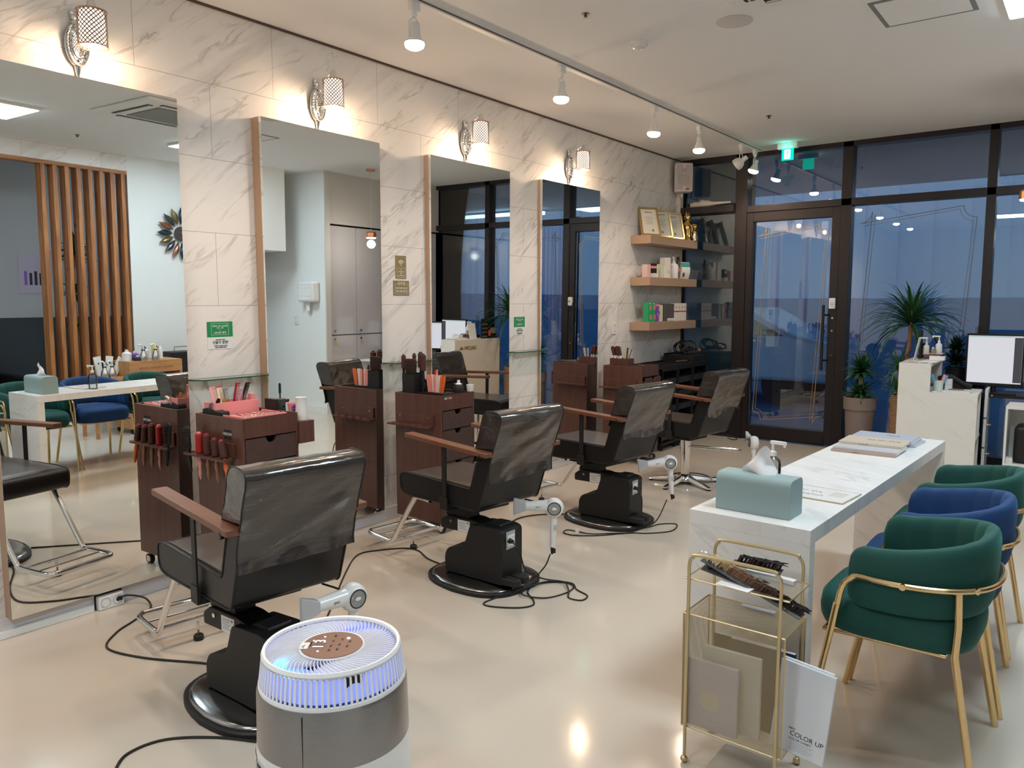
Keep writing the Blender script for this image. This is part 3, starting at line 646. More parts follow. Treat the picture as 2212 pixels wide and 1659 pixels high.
t = thing('spray_can', 'slim dark bottle between the white pump bottle and the curved card', 'bottle', (.13, 7.915, z)); MB().cyl((0, 0, 0), (0, 0, .20), .020, n=18).build('can', M_dg, t); MB().cyl((0, 0, .20), (0, 0, .24), .014, n=14).build('cap', M_black, t); MB().lathe([(.0205, .08), (.0205, .12)], 18).build('label', pm('rose_label', (.5, .2, .2), .5), t)
t = thing('display_card', 'curved white and teal display card at the right end of the middle shelf', 'display card', (.14, 8.05, z), rz=-.5)
MB().grid(lambda u, v: (.03*sin(v*pi*.9)+.002, (u-.5)*.115, .185*v), 4, 10).grid(lambda u, v: (.03*sin(v*pi*.9), (u-.5)*.115, .185*v), 4, 10).build('card', M_paper, t, merge=False)
MB().grid(lambda u, v: (.03*sin((.72+.26*v)*pi*.9)+.004, (u-.5)*.113, .185*(.72+.26*v)), 4, 4).build('teal_panel', pm('teal_card', (.03, .30, .27), .5), t)
MB().box(.026, .028, -.035, -.015, .03, .10).build('printed_bottle', M_ink, t)
z = SHZ[2]
for k, y in enumerate((7.15, 7.235)):
    o_ = carton(y, .16, z, .08, .06, .20, M_bg, ('left', 'right')[k]+' one of two green boxes with pink flowers on the lowest shelf', txt=('MISE', .018, M_paper, .93))
    for fz, fy in ((.73, .012), (.25, .02)):
        fl_ = MB()
        for j in range(6): fl_.cyl((.031, fy+.016*cos(j*pi/3), .20*fz+.016*sin(j*pi/3)), (.0315, fy+.016*cos(j*pi/3), .20*fz+.016*sin(j*pi/3)), .011, n=10)
        fo = fl_.build('flower', M_pink, o_); MB().cyl((.0315, fy, .20*fz), (.032, fy, .20*fz), .007, n=10).build('flower_centre', M_red, fo)
carton(7.315, .17, z, .05, .05, .16, M_pu, 'purple box beside the green boxes', txt=('8', .03, M_paper, .5)); o_ = carton(7.37, .15, z, .045, .06, .18, M_pink, 'pink box with dark patches on the lowest shelf', band=(.4, .6, M_pu))
carton(7.43, .15, z, .05, .05, .175, M_lg, 'pale green slim box left of the dark boxes'); carton(7.49, .13, z, .045, .05, .165, M_lg, 'pale green slim box touching the dark boxes')
for k, y in enumerate((7.57, 7.655, 7.735)): carton(y, .13, z, .078, .06, .185, M_dg, ('leftmost', 'middle', 'rightmost')[k]+' of three dark grey boxes on the lowest shelf', band=(.02, .02+.15, M_cr) if k else None)
for k, y in enumerate((7.81, 7.885, 7.96, 8.035)): carton(y, .14, z, .066, .055, .19, M_cr, ('leftmost', 'second', 'third', 'rightmost')[k]+' of four white boxes lettered F on the lowest shelf', txt=('F', .05, M_ink, .74), band=(.50, .57, M_red))
# wall speaker
t = thing('wall_speaker', 'white wall loudspeaker in the corner above the shelves', 'speaker', (.115, 8.02, 2.84), rz=-.95)
MB().prism([(-.055, -.085), (.07, -.10), (.085, 0), (.07, .10), (-.055, .085), (-.09, 0)], -.155, .155, 'z').build('cabinet', pm('warm_white_plastic', (.72, .66, .63), .5), t, bevel=.02, seg=4)
MB().grid(lambda u, v: (.072+.012*sin(pi*u), (u-.5)*.17, (v-.5)*.27), 10, 6).build('grille', pm('speaker_grille', (.52, .47, .47), .6, bump=(300, .5, .002)), t)
for zz, r in ((.07, .025), (-.03, .06)): MB().lathe([(r, .0), (r-.006, .002), (r*.4, -.001), (0, .002)], 24, (.0852, 0, zz), RY(pi/2)).build('driver', pm('speaker_driver', (.46, .41, .41), .5), t)
MB().box(.078, .0865, .02, .055, -.135, -.12).build('badge', M_red, t); MB().tube([(-.05, 0, -.16), (-.05, 0, -.19), (-.13, 0, -.17), (-.13, 0, .16), (-.05, 0, .17)], .011, 8).build('bracket', MATS['warm_white_plastic'], t)
# white dryer lying on the transom bar
t = thing('curling_iron', 'white tapered styling tool lying on the dark bar by the speaker', 'styling tool', (.14, YB-.06, 2.562), rz=-.03); t.scale = (1.15, 1.2, 1.25)
MB().lathe([(0, 0), (.018, .0), (.026, .04), (.022, .10), (.028, .16), (.016, .24), (.008, .40), (0, .405)], 16, axis=RY(pi/2)).build('body', pm('warm_white', (.72, .66, .60), .5), t)
MB().sphere((.12, 0, .018), (.04, .02, .02), 12, 8).sphere((.17, 0, .014), (.03, .018, .018), 12, 8).build('lever', MATS['warm_white'], t); MB().cyl((-.03, 0, 0), (.0, 0, 0), .012, .016, 12).build('handle_end', M_black, t)

# ---------------------------------------------------------------- styling chairs
TH = .15                       # the chairs are turned a little away from the wall
BR = RZ(-(pi-TH))              # base parts stay square to the room while the seat is turned
def rounded(poly, r, k=4):
    out = []; n = len(poly)
    for i in range(n):
        p = Vector(poly[i][:2]); a = Vector(poly[i-1][:2]); b = Vector(poly[(i+1) % n][:2]); rr = poly[i][2] if len(poly[i]) > 2 else r
        da, db = (a-p), (b-p); q = min(rr, da.length*.45, db.length*.45); s = p+da.normalized()*q; e = p+db.normalized()*q
        for j in range(k+1):
            t = j/k; out.append(((1-t)**2*s.x+2*t*(1-t)*p.x+t*t*e.x, (1-t)**2*s.y+2*t*(1-t)*p.y+t*t*e.y))
    return out
SEATP = [(.430, .547, .05), (.522, .540, .05), (.515, .425, .045), (.42, .418, .02), (-.152, .440, .03), (-.318, .905, .02), (-.318, .945, .02), (-.24, .950, .02), (-.212, .93, .03), (-.088, .542, .02)]
COVP = [(-.235, .610), (-.236, .66), (-.262, .74), (-.290, .82), (-.326, .915), (-.326, .942), (-.305, .957), (-.245, .960), (-.214, .948), (-.200, .915), (-.180, .85), (-.150, .76), (-.128, .69)]
def resample(pts, n):
    P_ = [Vector((a, 0, b)) for a, b in pts]; P_ = catmull(P_, 6); L = [0]
    for i in range(1, len(P_)): L.append(L[-1]+(P_[i]-P_[i-1]).length)
    out = []; j = 0
    for i in range(n+1):
        s_ = L[-1]*i/n
        while j < len(L)-2 and L[j+1] < s_: j += 1
        t = (s_-L[j])/max(1e-9, L[j+1]-L[j]); out.append(P_[j].lerp(P_[j+1], min(1, t)))
    return out
def make_cover(seed, t, name='vinyl_cover', droop=.0):
    # wrinkled smoky vinyl sleeve pulled over the upper back
    R_ = resample(COVP, 46); nu = 30
    def fn(u, v):
        i = v*46; k = min(45, int(i)); p = R_[k].lerp(R_[k+1], i-k); q = R_[min(46, k+1)]-R_[max(0, k-1)+0]
        nrm = Vector((-q.z, 0, q.x)).normalized() if q.length > 0 else Vector((0, 0, 1))
        y = (u-.5)*2*.224; d = .004
        w = noise.noise(Vector((y*3.2+seed, p.z*13+y*5, p.x*3+seed*2)))
        w2 = noise.noise(Vector((y*9, p.z*34+y*12+seed, seed)))
        edge = min(1., 6*min(u, 1-u)); top = 1-.7*max(0, min(1, (p.z-.88)/.07))
        d += (max(0, w)*.021+max(0, w2)*.009)*(.35+.65*edge)*top
        low = max(0, 1-v*9); d += low*.004*(1+sin(y*40+seed)); z = p.z + (droop*(sin(y*14+seed)+1)*low if droop else 0) - low*.02*(.5+y*1.5)
        return (p.x+nrm.x*d, y, z+nrm.z*d)
    m = MB(); m.grid(fn, nu, 46)
    for s in (-1, 1):      # side gussets
        rows = [(.0, .04, .42), (.05, .1, .4)]; 
        a = [Vector(fn(0 if s < 0 else 1, v/46)) for v in range(47)]; n = 14; vs = []; fs = []; k0 = next(i for i in range(47) if a[i].z > .775); k1 = max(i for i in range(47) if a[i].z > .765)
        for i in range(n+1):
            b, f = a[k0+int(round((22-k0)*i/n))], a[k1-int(round((k1-24)*i/n))]
            for j in range(6):
                c = b.lerp(f, j/5); vs.append((c.x, c.y+s*.004*(1+.8*noise.noise(Vector((c.x*20, c.z*22, seed+s)))), c.z))
        for i in range(n):
            for j in range(5): fs.append((i*6+j, i*6+j+1, (i+1)*6+j+1, (i+1)*6+j))
        m.add(vs, fs)
    o = m.build(name, M_cover, t, angle=60); 
    for s in (-1, 1):
        edge = [Vector(fn(0 if s < 0 else 1, v/46)) + Vector((0, s*.002, 0)) for v in range(0, 47)]
        MB().tube(edge, .0035, 6).build('piping', M_black, o)
    return o
def make_chair(base='pump', seed=0., droop=0.):
    t = thing('styling_chair', '', 'salon chair')
    poly = rounded(SEATP, .02)
    MB().prism(poly, -.213, .213).build('seat_shell', M_leather, t, bevel=.008, seg=3)
    for s in (-1, 1): MB().tube([(a, s*.2135, b) for a, b in poly], .0038, 6, True).build('piping', M_black, t)
    c = MB(); c.prism(rounded([(.445, .551, .03), (.497, .536, .03), (.49, .50, .01), (.43, .515, .01), (-.06, .53), (-.078, .553, .01)], .02), -.196, .196); c.build('seat_pad', M_seat, t, bevel=.008, seg=3)
    make_cover(seed, t, droop=droop)
    for s in (-1, 1):
        a = MB(TR(.062, s*.2405, .762) @ RY(radians(-2.2))).prism(rounded([(-.335, -.031), (.335, -.031), (.335, .031), (-.335, .031)], .012), -.012, .012, 'z')
        a.build('armrest', M_arm, t, bevel=.004); 
        MB().cyl((-.225, s*.2715, .742), (-.225, s*.2722, .742), .008, n=12).build('screw_cap', M_black, t)
        pst = MB(); pst.add([(.085, s*.226, .752), (.122, s*.226, .752), (.118, s*.226, .44), (.085, s*.226, .44), (.085, s*.234, .752), (.122, s*.234, .752), (.118, s*.234, .44), (.085, s*.234, .44)],
                            [(0, 1, 2, 3), (4, 7, 6, 5), (0, 4, 5, 1), (1, 5, 6, 2), (2, 6, 7, 3), (3, 7, 4, 0)])
        pst.box(.078, .124, min(s*.10, s*.236), max(s*.10, s*.236), .400, .4285); pst.box(.075, .135, min(s*.222, s*.238), max(s*.222, s*.238), .402, .47); pst.build('arm_post', M_black, t, bevel=.002)
    MB().box(-.02, .30, -.13, .13, .385, .425).build('seat_plate', M_black, t, bevel=.006)
    if base == 'pump':
        f = MB(); yy = .185
        f.tube([(.28, -yy, .412), (.385, -yy, .412), (.425, -yy, .395), (.63, -yy, .125), (.665, -yy, .098), (.70, -yy, .096), (.86, -yy, .098), (.905, -yy+.02, .10), (.915, -yy+.06, .10), (.915, yy-.06, .10), (.905, yy-.02, .10), (.86, yy, .098),
                (.70, yy, .096), (.665, yy, .098), (.63, yy, .125), (.425, yy, .395), (.385, yy, .412), (.28, yy, .412)], .0138, 12, smooth=4)
        f.tube([(.69, -yy, .097), (.69, yy, .097)], .011, 10).tube([(.80, -yy, .099), (.80, yy, .099)], .006, 8)
        f.build('footrest', M_chrome, t)
        p_ = MB().cyl((.69, 0, .10), (.69, 0, .05), .008, n=12).build('foot_post', M_chrome, t); MB().cyl((.69, 0, .052), (.69, 0, .022), .004, n=8).build('threaded_rod', pm('brown_steel', (.25, .14, .08), .3, 1), p_)
        MB().lathe([(0, 0), (.020, 0), (.022, .004), (.022, .020), (.017, .026), (0, .027)], 18, (.69, 0, 0)).build('rubber_foot', M_rubber, p_)
        # floor plate, square to the room
        def outline(k, zz, dx=0):
            pts = []
            for i in range(48):
                a = 2*pi*i/48; cx, sy = cos(a), sin(a); e = .72
                x = (abs(cx)**e)*(1 if cx > 0 else -1)*.305*k; y = (abs(sy)**e)*(1 if sy > 0 else -1)*.255*k
                y *= 1 - .16*max(0, -x/.3); pts.append((x-.03, y-.03, zz))
            return pts
        def loft(rings, m=None):
            m = m or MB(BR); n = len(rings[0]); vs = [p for r in rings for p in r]; fs = []
            for i in range(len(rings)-1):
                for j in range(n): fs.append((i*n+j, i*n+(j+1) % n, (i+1)*n+(j+1) % n, (i+1)*n+j))
            fs += [tuple(range(n))[::-1], tuple(range((len(rings)-1)*n, len(rings)*n))]; return m.add(vs, fs)
        loft([outline(1., 0), outline(1., .018), outline(.975, .024), outline(.93, .024)]).build('base_rim', M_rubber, t)
        loft([outline(.925, .0241), outline(.915, .028), outline(.87, .033), outline(.6, .040), outline(.3, .044)]).build('base_plate', M_steel, t)
        g = MB(BR).prism(rounded([(-.19, .044, .01), (.205, .044, .005), (.205, .325, .02), (.165, .338, .02), (-.01, .330, .02), (-.055, .205, .03), (-.165, .180, .04), (-.19, .14, .02)], .02), -.155, .020)
        hs = g.build('pump_housing', M_plastic, t, bevel=.012, seg=3)
        MB(BR).prism(rounded([(.06, .336), (.17, .336), (.165, .352), (.09, .352)], .01), -.12, -.02).build('housing_cap', M_plastic, hs, bevel=.003)
        MB(BR).prism(rounded([(-.245, .268), (.10, .268), (.10, .320), (-.02, .345), (-.20, .345), (-.245, .315)], .012), -.125, -.01).build('lift_arm', M_plastic, t, bevel=.006)
        MB(BR).prism(rounded([(-.22, .34), (-.20, .398), (-.06, .398), (-.05, .34)], .01), -.11, -.02).build('lift_column', M_plastic, t, bevel=.004)
        MB(BR).cyl((-.17, -.1255, .318), (-.17, -.128, .318), .009, n=14).build('pivot_bolt', M_chrome, t)
        lb = MB(BR).box(-.12, -.035, -.1262, -.1255, .272, .334).build('rating_label', M_paper, t)
        q = MB(BR)
        for k in range(5): q.box(-.112, -.06-.01*(k % 2), -.1266, -.1262, .320-.009*k, .3225-.009*k)
        q.build('print_line', pm('grey_print', (.3, .3, .32), .6), lb); MB(BR).cyl((-.05, -.1262, .323), (-.05, -.1266, .323), .005, n=10).build('red_mark', M_red, lb)
        sp = MB(BR).box(.2052, .2075, -.120, -.045, .225, .318).build('socket_panel', pm('silver_label', (.42, .42, .44), .4, .3), t, bevel=.002)
        MB(BR).box(.2076, .2105, -.112, -.053, .24, .30).build('socket', M_wp, sp, bevel=.010, seg=3)
        for y in (-.1, -.068): MB(BR).lathe([(.015, 0), (.0145, .001), (.012, -.0006), (0, -.0006)], 18, (.2108, y+.003, .27), RY(pi/2)).build('socket_well', pm('socket_shadow_grey', (.3, .3, .3), .5), sp)
        for y0 in (-.125, -.055):
            MB(BR).prism(rounded([(.18, y0-.03), (.295, y0-.026), (.295, y0+.026), (.18, y0+.03)], .02), .046, .085, 'z').build('foot_pedal', M_rubber, t, bevel=.008)
    else:
        MB().cyl((.10, 0, .05), (.10, 0, .25), .036, n=28).cyl((.10, 0, .25), (.10, 0, .392), .045, n=28).build('column', M_chrome, t)
        MB().lathe([(.075, .03), (.07, .05), (.05, .075), (.038, .085)], 28, (.10, 0, 0)).build('column_collar', M_chrome, t)
        for k in range(5):
            a = .35+k*2*pi/5; M_ = TR(.10, 0, 0) @ RZ(a); q = MB(M_); vs = []
            for x, w, z0, z1 in ((.03, .030, .035, .075), (.12, .026, .030, .060), (.22, .024, .018, .044), (.28, .024, .012, .030), (.31, .018, .012, .024)):
                vs += [(x, -w, z0), (x, -w*.55, z1), (x, w*.55, z1), (x, w, z0)]
            fs = [(0, 3, 2, 1), (16, 17, 18, 19)]
            for i in range(4):
                for j in range(4): fs.append((i*4+j, i*4+(j+1) % 4, (i+1)*4+(j+1) % 4, (i+1)*4+j))
            q.add(vs, fs); lg = q.build('star_leg', M_chrome, t, bevel=.004); MB(M_).cyl((.285, 0, 0), (.285, 0, .013), .018, n=14).build('glide', M_rubber, lg)
        f = MB(); f.tube([(.13, -.04, .315), (.06, -.055, .315), (-.22, -.225, .30), (-.26, -.235, .30), (-.285, -.205, .30), (-.28, -.17, .30), (-.24, -.14, .302), (.07, .02, .315)], .006, 8, smooth=4); f.build('foot_pedal_loop', M_chrome, t)
    # holder ring for the dryer at the rear right corner
    MB().tube([(-.10, -.17, .425), (-.17, -.20, .415), (-.215, -.225, .40), (-.25, -.20, .39), (-.235, -.165, .39), (-.19, -.16, .40)], .004, 6, smooth=3).build('dryer_holder', M_black, t)
    return t
CH = [(1.41, 1.69, 'nearest styling chair, black with brown wooden armrests, in front of the first mirror', 0.), (1.278, 3.187, 'second styling chair from the camera, black on a pump base with a socket', 3.1), (1.25, 4.59, 'third styling chair from the camera, on a pump base behind the second', 5.7)]
CHS = []
for x, y, l, sd in CH:
    o = make_chair('pump', sd, 0 if sd < 5 else .012); o.location = (x, y, 0); o.rotation_euler.z = pi-TH; o['label'] = l; o['group'] = 'black salon chairs in front of the mirrors'; CHS.append(o)
o = make_chair('star', 9.3, .03); o.location = (1.291, 5.852, 0); o.rotation_euler.z = pi-.165; o['label'] = 'farthest styling chair, black on a chrome column and star base'; o['group'] = 'black salon chairs in front of the mirrors'

# hair dryers hanging at the chairs; local frame: barrel along -x, handle down
def make_dryer(label, loc, rot=(0, 0, 0)):
    t = thing('hair_dryer', label, 'hair dryer', loc, group='white hair dryers hanging on the chairs'); t.rotation_euler = rot
    B = MB(); ax = RX(pi/2)
    B.lathe([(.0, -.033), (.036, -.033), (.046, -.026), (.051, -.014), (.053, 0), (.051, .014), (.046, .026), (.036, .033), (0, .033)], 32, axis=ax)
    B.cyl((-.02, 0, .008), (-.15, 0, .008), .034, .024, 24)
    B.build('body', M_wp, t)
    for s in (-1, 1):
        g = MB().lathe([(.0, .0), (.030, 0), (.031, .0015)], 28, (0, s*.0335, 0), RX(-s*pi/2)).build('intake_grille', pm('dryer_grille', (.36, .37, .38), .4, .5, bump=(420, .8, .002)), t)
        MB().tube([(.034*cos(2*pi*i/28), s*.034, .034*sin(2*pi*i/28)) for i in range(28)], .0022, 6, True).build('ring', M_black, g)
        MB().sphere((0, s*.0355, 0), (.013, .0015, .008), 12, 6).build('emblem', M_wp, g)
    MB().tube([(.0, 0, -.045), (-.002, 0, -.10), (-.006, 0, -.19), (-.008, 0, -.215)], [.019, .018, .016, .014, .010], 12).build('handle', M_wp, t)
    MB().box(-.003, .016, -.019, -.0145, -.12, -.09).build('switch', pm('pale_grey_switch', (.5, .5, .52), .4), t, bevel=.002)
    nz = MB(); nz.add([(-.148, -.022, -.014), (-.148, .022, -.014), (-.148, .022, .030), (-.148, -.022, .030), (-.215, -.010, -.040), (-.215, .010, -.040), (-.215, .010, .055), (-.215, -.010, .055)],
                      [(0, 3, 2, 1), (4, 5, 6, 7), (0, 1, 5, 4), (1, 2, 6, 5), (2, 3, 7, 6), (3, 0, 4, 7)]); nz.build('nozzle', pm('translucent_grey', (.50, .52, .55), .3), t, bevel=.004)
    MB().cyl((-.008, 0, -.212), (-.009, 0, -.255), .010, .006, 10).box(-.012, .010, -.002, .002, -.25, -.225).build('strain_relief', M_black, t)
    text('JMW', .012, M_ink, t, TR(-.085, -.0296, .008) @ FACE_NY, ext=.0003)
    return t
def cord(par, pts, r=.004, k=6, plug=None):
    inv = (Matrix.Translation(par.location) @ par.rotation_euler.to_matrix().to_4x4()).inverted()
    o = MB(inv).tube(pts, r, 8, smooth=k).build('power_cord', M_cord, par)
    if plug: MB(inv).cyl(plug[0], plug[1], .015, .010, 14).build('power_plug', M_black, o)
    return o
Z0 = .0045
def W3(x, y, z=Z0): return (x, y, z)
c2 = (1.605, 3.325, .415)
D2 = make_dryer('white hair dryer hanging behind the second styling chair', c2, (0, 0, .66+.0))
D3 = make_dryer('white hair dryer hanging behind the third styling chair', (1.60, 4.72, .42), (0, -.12, .68))
D1 = make_dryer('white hair dryer behind the nearest chair, partly hidden by the air purifier', (1.72, 1.835, .42), (0, 0, 1.45))
D4 = make_dryer('white hair dryer upright behind the farthest styling chair, beside its star base', (1.72, 5.98, .385), (0, 0, -.95))
cord(D2, [W3(1.60, 3.30, .165), W3(1.58, 3.28, .10), W3(1.535, 3.23, .03), W3(1.515, 3.17), W3(1.50, 3.0), W3(1.487, 2.88), W3(1.545, 2.865), W3(1.66, 2.93), W3(1.70, 3.0), W3(1.66, 3.06), W3(1.575, 3.13), W3(1.55, 3.25), W3(1.62, 3.345), W3(1.71, 3.35), W3(1.745, 3.26),
     W3(1.70, 3.12), W3(1.60, 3.06, .014), W3(1.555, 3.14, .014), W3(1.59, 3.30, .014), W3(1.69, 3.37), W3(1.76, 3.31), W3(1.85, 3.27), W3(1.86, 3.20), W3(1.79, 3.19), W3(1.75, 3.25, .013), W3(1.66, 3.34, .013), W3(1.555, 3.30, .02), W3(1.545, 3.16, .10), W3(1.545, 3.10, .22), W3(1.51, 3.088, .268), W3(1.492, 3.088, .27)], plug=((1.480, 3.088, .27), (1.512, 3.088, .27)))
cord(D3, [W3(1.60, 4.69, .17), W3(1.57, 4.62, .05), W3(1.53, 4.55), W3(1.50, 4.38), W3(1.44, 4.28), W3(1.36, 4.18), W3(1.25, 4.10), W3(1.16, 4.10), W3(1.14, 4.17), W3(1.22, 4.18), W3(1.33, 4.17, .012), W3(1.42, 4.25, .012), W3(1.52, 4.37), W3(1.60, 4.42), W3(1.70, 4.56), W3(1.66, 4.72), W3(1.57, 4.66), W3(1.535, 4.52, .012), W3(1.53, 4.47, .10), W3(1.52, 4.48, .22), W3(1.47, 4.491, .27)], plug=((1.452, 4.491, .27), (1.484, 4.491, .27)))
tag(MB().box(-.012, .012, -.004, .004, 0, .032).build('cord_tag', M_paper, loc=(1.24, 4.135, .005), rz=.6), 'small white tag standing on the cord behind the third chair', 'tag')
cord(D4, [W3(1.70, 5.98, .15), W3(1.64, 5.93, .08), W3(1.58, 5.86), W3(1.45, 5.98), W3(1.2, 6.25), W3(1.0, 6.2), W3(.98, 6.05), W3(1.2, 6.1), W3(1.40, 6.3), W3(1.55, 6.5)])
cord(CHS[0], [(.052, 1.765, .036), (.075, 1.80, .05), (.13, 1.86, .03), W3(.22, 1.84), W3(.30, 1.72), W3(.37, 1.60), W3(.50, 1.50), W3(.72, 1.55), W3(.98, 1.68), W3(1.14, 1.72)], r=.0048, plug=((.040, 1.765, .036), (.062, 1.775, .040)))
cord(CHS[0], [W3(1.9, 1.62), W3(1.72, 1.50), W3(1.52, 1.40), W3(1.38, 1.28), W3(1.36, 1.16), W3(1.43, 1.08), W3(1.50, 1.02)], r=.0048)
cord(D1, [W3(1.95, 1.28), W3(1.80, 1.16), W3(1.72, 1.06), W3(1.70, .98)], r=.0048)
cord(CHS[1], [W3(1.32, 1.92), W3(.95, 2.35), W3(.60, 2.75), W3(.42, 3.0), W3(.46, 3.14), W3(.56, 3.26), W3(.66, 3.27), W3(.80, 3.20), W3(.95, 3.17)], r=.0045)
cord(CHS[2], [W3(.98, 3.5), W3(.80, 3.9), W3(.72, 4.2), W3(.80, 4.38), W3(.98, 4.52)], r=.0045)

# ---------------------------------------------------------------- styling trolleys
def make_trolley(x, y, rz, label, hh=.905, open_d=None, group='dark walnut styling trolleys'):
    t = thing('styling_trolley', label, 'trolley', (x, y, 0), rz, group); a, b = .205, .165
    m = MB(); z0, z1 = .075, hh; w = .014
    m.box(-a, a, -b, -b+w, z0, z1).box(-a, a, b-w, b, z0, z1).box(-a, -a+w, -b+w, b-w, z0, z1).box(-a+w, a-.004, -b+w, b-w, z0, z0+w).box(-a+w, a-w, -b+w, b-w, z1-.06, z1-.045).box(a-w, a, -b+w, b-w, z1-.098, z1-.0)
    m.build('carcass', M_walnut, t, bevel=.0015)
    zs = [z1-.10, z1-.225, z1-.435, z1-.555, z0+.005]
    for k in range(4):
        zt, zb = zs[k]-.004, zs[k+1]+.002; ox = open_d[1] if (open_d and open_d[0] == k) else 0; n = 12
        f = MB(); r_ = .030
        pts = [(-b+w+.003, zb), (b-w-.003, zb), (b-w-.003, zt)] + [(r_*cos(j*pi/n), zt-r_*sin(j*pi/n)) for j in range(n+1)] + [(-b+w+.003, zt)]
        f.prism(pts, a-.014+ox, a+.0005+ox, 'x'); d_ = f.build('drawer', M_walnut2, t)
        bx = MB().box(-a+.02+ox, a-.014+ox, -b+.02, b-.02, zb+.005, zb+.012).box(-a+.02+ox, a-.014+ox, -b+.02, -b+.03, zb, zt-.03).box(-a+.02+ox, a-.014+ox, b-.03, b-.02, zb, zt-.03)
        bx.build('drawer_box', M_black if not ox else M_walnut, d_)
    s = MB(); yy = -b; zz = z1-.20
    s.box(-a+.02, a-.055, yy-.012, yy, zz+.004, zz+.075); s.build('rack_back', M_walnut, t, bevel=.001)
    # shelf with round holes for brushes
    q = MB(); X0, X1, Y0, Y1 = -a-.01, a-.055, yy-.078, yy-.012; n = 5; hw = (X1-X0)/n
    for k in range(n):
        cx = X0+hw*(k+.5); cy = (Y0+Y1)/2; r_ = .017; N = 16; vs = []; fs = []
        for zt in (zz-.006, zz+.004):
            for j in range(N):
                an = 2*pi*(j+.5)/N; dx, dy = cos(an), sin(an); sc_ = min(hw/2/max(1e-6, abs(dx)), (Y1-Y0)/2/max(1e-6, abs(dy))); vs += [(cx+dx*r_, cy+dy*r_, zt), (cx+dx*sc_, cy+dy*sc_, zt)]
        for j in range(N):
            j2 = (j+1) % N
            fs += [(2*j, 2*j+1, 2*j2+1, 2*j2), (2*N+2*j, 2*N+2*j2, 2*N+2*j2+1, 2*N+2*j+1), (2*j, 2*j2, 2*N+2*j2, 2*N+2*j), (2*j+1, 2*N+2*j+1, 2*N+2*j2+1, 2*j2+1)]
        q.add(vs, fs)
    q.build('brush_rack', M_walnut, t)
    for sx in (-1, 1):
        MB().cyl((sx*(.13)-.02, yy-.0125, zz+.052), (sx*(.13)-.02, yy-.0135, zz+.052), .004, n=8).build('screw', M_chrome, t)
        for sy in (-1, 1):
            c = MB(TR(sx*(a-.035), sy*(b-.035), 0)).cyl((0, -.012, .028), (0, .012, .028), .028, n=20).build('caster', M_rubber, t); MB(TR(sx*(a-.035), sy*(b-.035), 0)).cyl((0, -.0135, .028), (0, .0135, .028), .019, n=18).cyl((0, 0, .05), (0, 0, .075), .009, n=10).build('hub', M_chrome, c)
    return t
make_trolley(.345, 2.335, 0, 'nearest dark walnut trolley topped with a pink comb box', .93, (1, 0.0))
make_trolley(.345, 3.765, 0, 'second walnut trolley, with sectioning clips in black pots on top', .905)
make_trolley(.345, 6.48, 0, 'farthest walnut trolley with a half-open top drawer', .905, (0, .035))
# side drawer pulled out of the nearest trolley on the far side
tag(MB().box(.0, .27, 0, .095, 0, .115).build('tool_holder', M_walnut, loc=(.335, 2.502, .71)), 'dark brown wooden holder fixed on the far side of the nearest trolley', 'holder')

# ---------------------------------------------------------------- brushes, combs and things on the trolleys
M_brist = pm('brown_bristle', (.085, .028, .022), .7, bump=(260, 1., .004)); M_bristr = pm('red_bristle', (.42, .015, .015), .6, bump=(260, 1., .004)); M_bristb = pm('black_bristle', (.012, .012, .012), .7, bump=(260, 1., .004))
M_hw = wood('brush_handle_wood', (.20, .07, .03), (.34, .14, .06), 2, 14, .35, 8, .4); M_hpink = pm('pink_handle', (.80, .32, .28), .35); M_org = pm('orange_plastic', (.75, .16, .04), .4)
def round_brush(loc, label, rot=(0, 0, 0), r=.019, h=.10, br=None, hd=None, hl=.135, down=True, group='round hair brushes'):
    t = thing('round_brush', label, 'hair brush', loc, group=group); t.rotation_euler = rot
    b = MB(); prof = [(0, 0), (r*.55, 0), (r*.9, .004)]
    n = 18
    for i in range(n): prof += [(r*(1.06 if i % 2 else .92), .006+(h-.012)*i/(n-1))]
    prof += [(r*.85, h-.003), (r*.5, h)]
    b.lathe(prof, 20); b.build('bristle_barrel', br or M_brist, t, angle=80); MB().cyl((0, 0, h-.001), (0, 0, h+.006), r*.62, r*.55, 12).build('tip_cap', M_pink if hd is M_hpink else M_red if down else M_black, t)
    s = -1 if down else -1
    MB().lathe([(.0, 0), (.009, 0), (.008, s*.02), (.0125, s*hl*.35), (.008, s*hl*.55), (.011, s*hl*.75), (.0035, s*hl), (0, s*hl)], 14).build('handle', hd or M_hw, t)
    return t
zt = .735
def vent_brush(loc, label, rot=(0, 0, 0), m=None, group=None, w=.033, h=.10):
    t = thing('paddle_brush', label, 'hair brush', loc, group=group); t.rotation_euler = rot
    MB().prism(rounded([(-w, 0, .012), (w, 0, .012), (w*1.05, h, .02), (-w*1.05, h, .02)], .02), -.006, .004).build('paddle', m or M_black, t, bevel=.002)
    q = MB()
    for i in range(7):
        for j in range(9): q.cyl((-w*.8+w*1.6*i/6, -.006, .010+(h-.02)*j/8), (-w*.8+w*1.6*i/6, -.020, .010+(h-.02)*j/8), .0011, n=5, cap=False)
    o_ = q.build('bristles', M_brist if m else M_black, t); o_['kind'] = 'stuff'
    MB().tube([(0, 0, .002), (0, 0, -.05), (.004, 0, -.12)], [.008, .011, .007], 10, smooth=3).build('handle', m or M_black, t)
    return t
vent_brush((.150, 2.118, .752), 'black vented brush at the left end of the nearest trolley rack', (0, -.10, 0), w=.024, h=.115)
round_brush((.2395, 2.125, zt), 'red round brush with pink handle in the nearest trolley rack', (0, .0, 0), br=M_bristr, hd=M_hpink, r=.018, h=.105)
round_brush((.3125, 2.125, zt), 'brown round brush right next to the red one in the rack', (0, -.04, 0), h=.105)
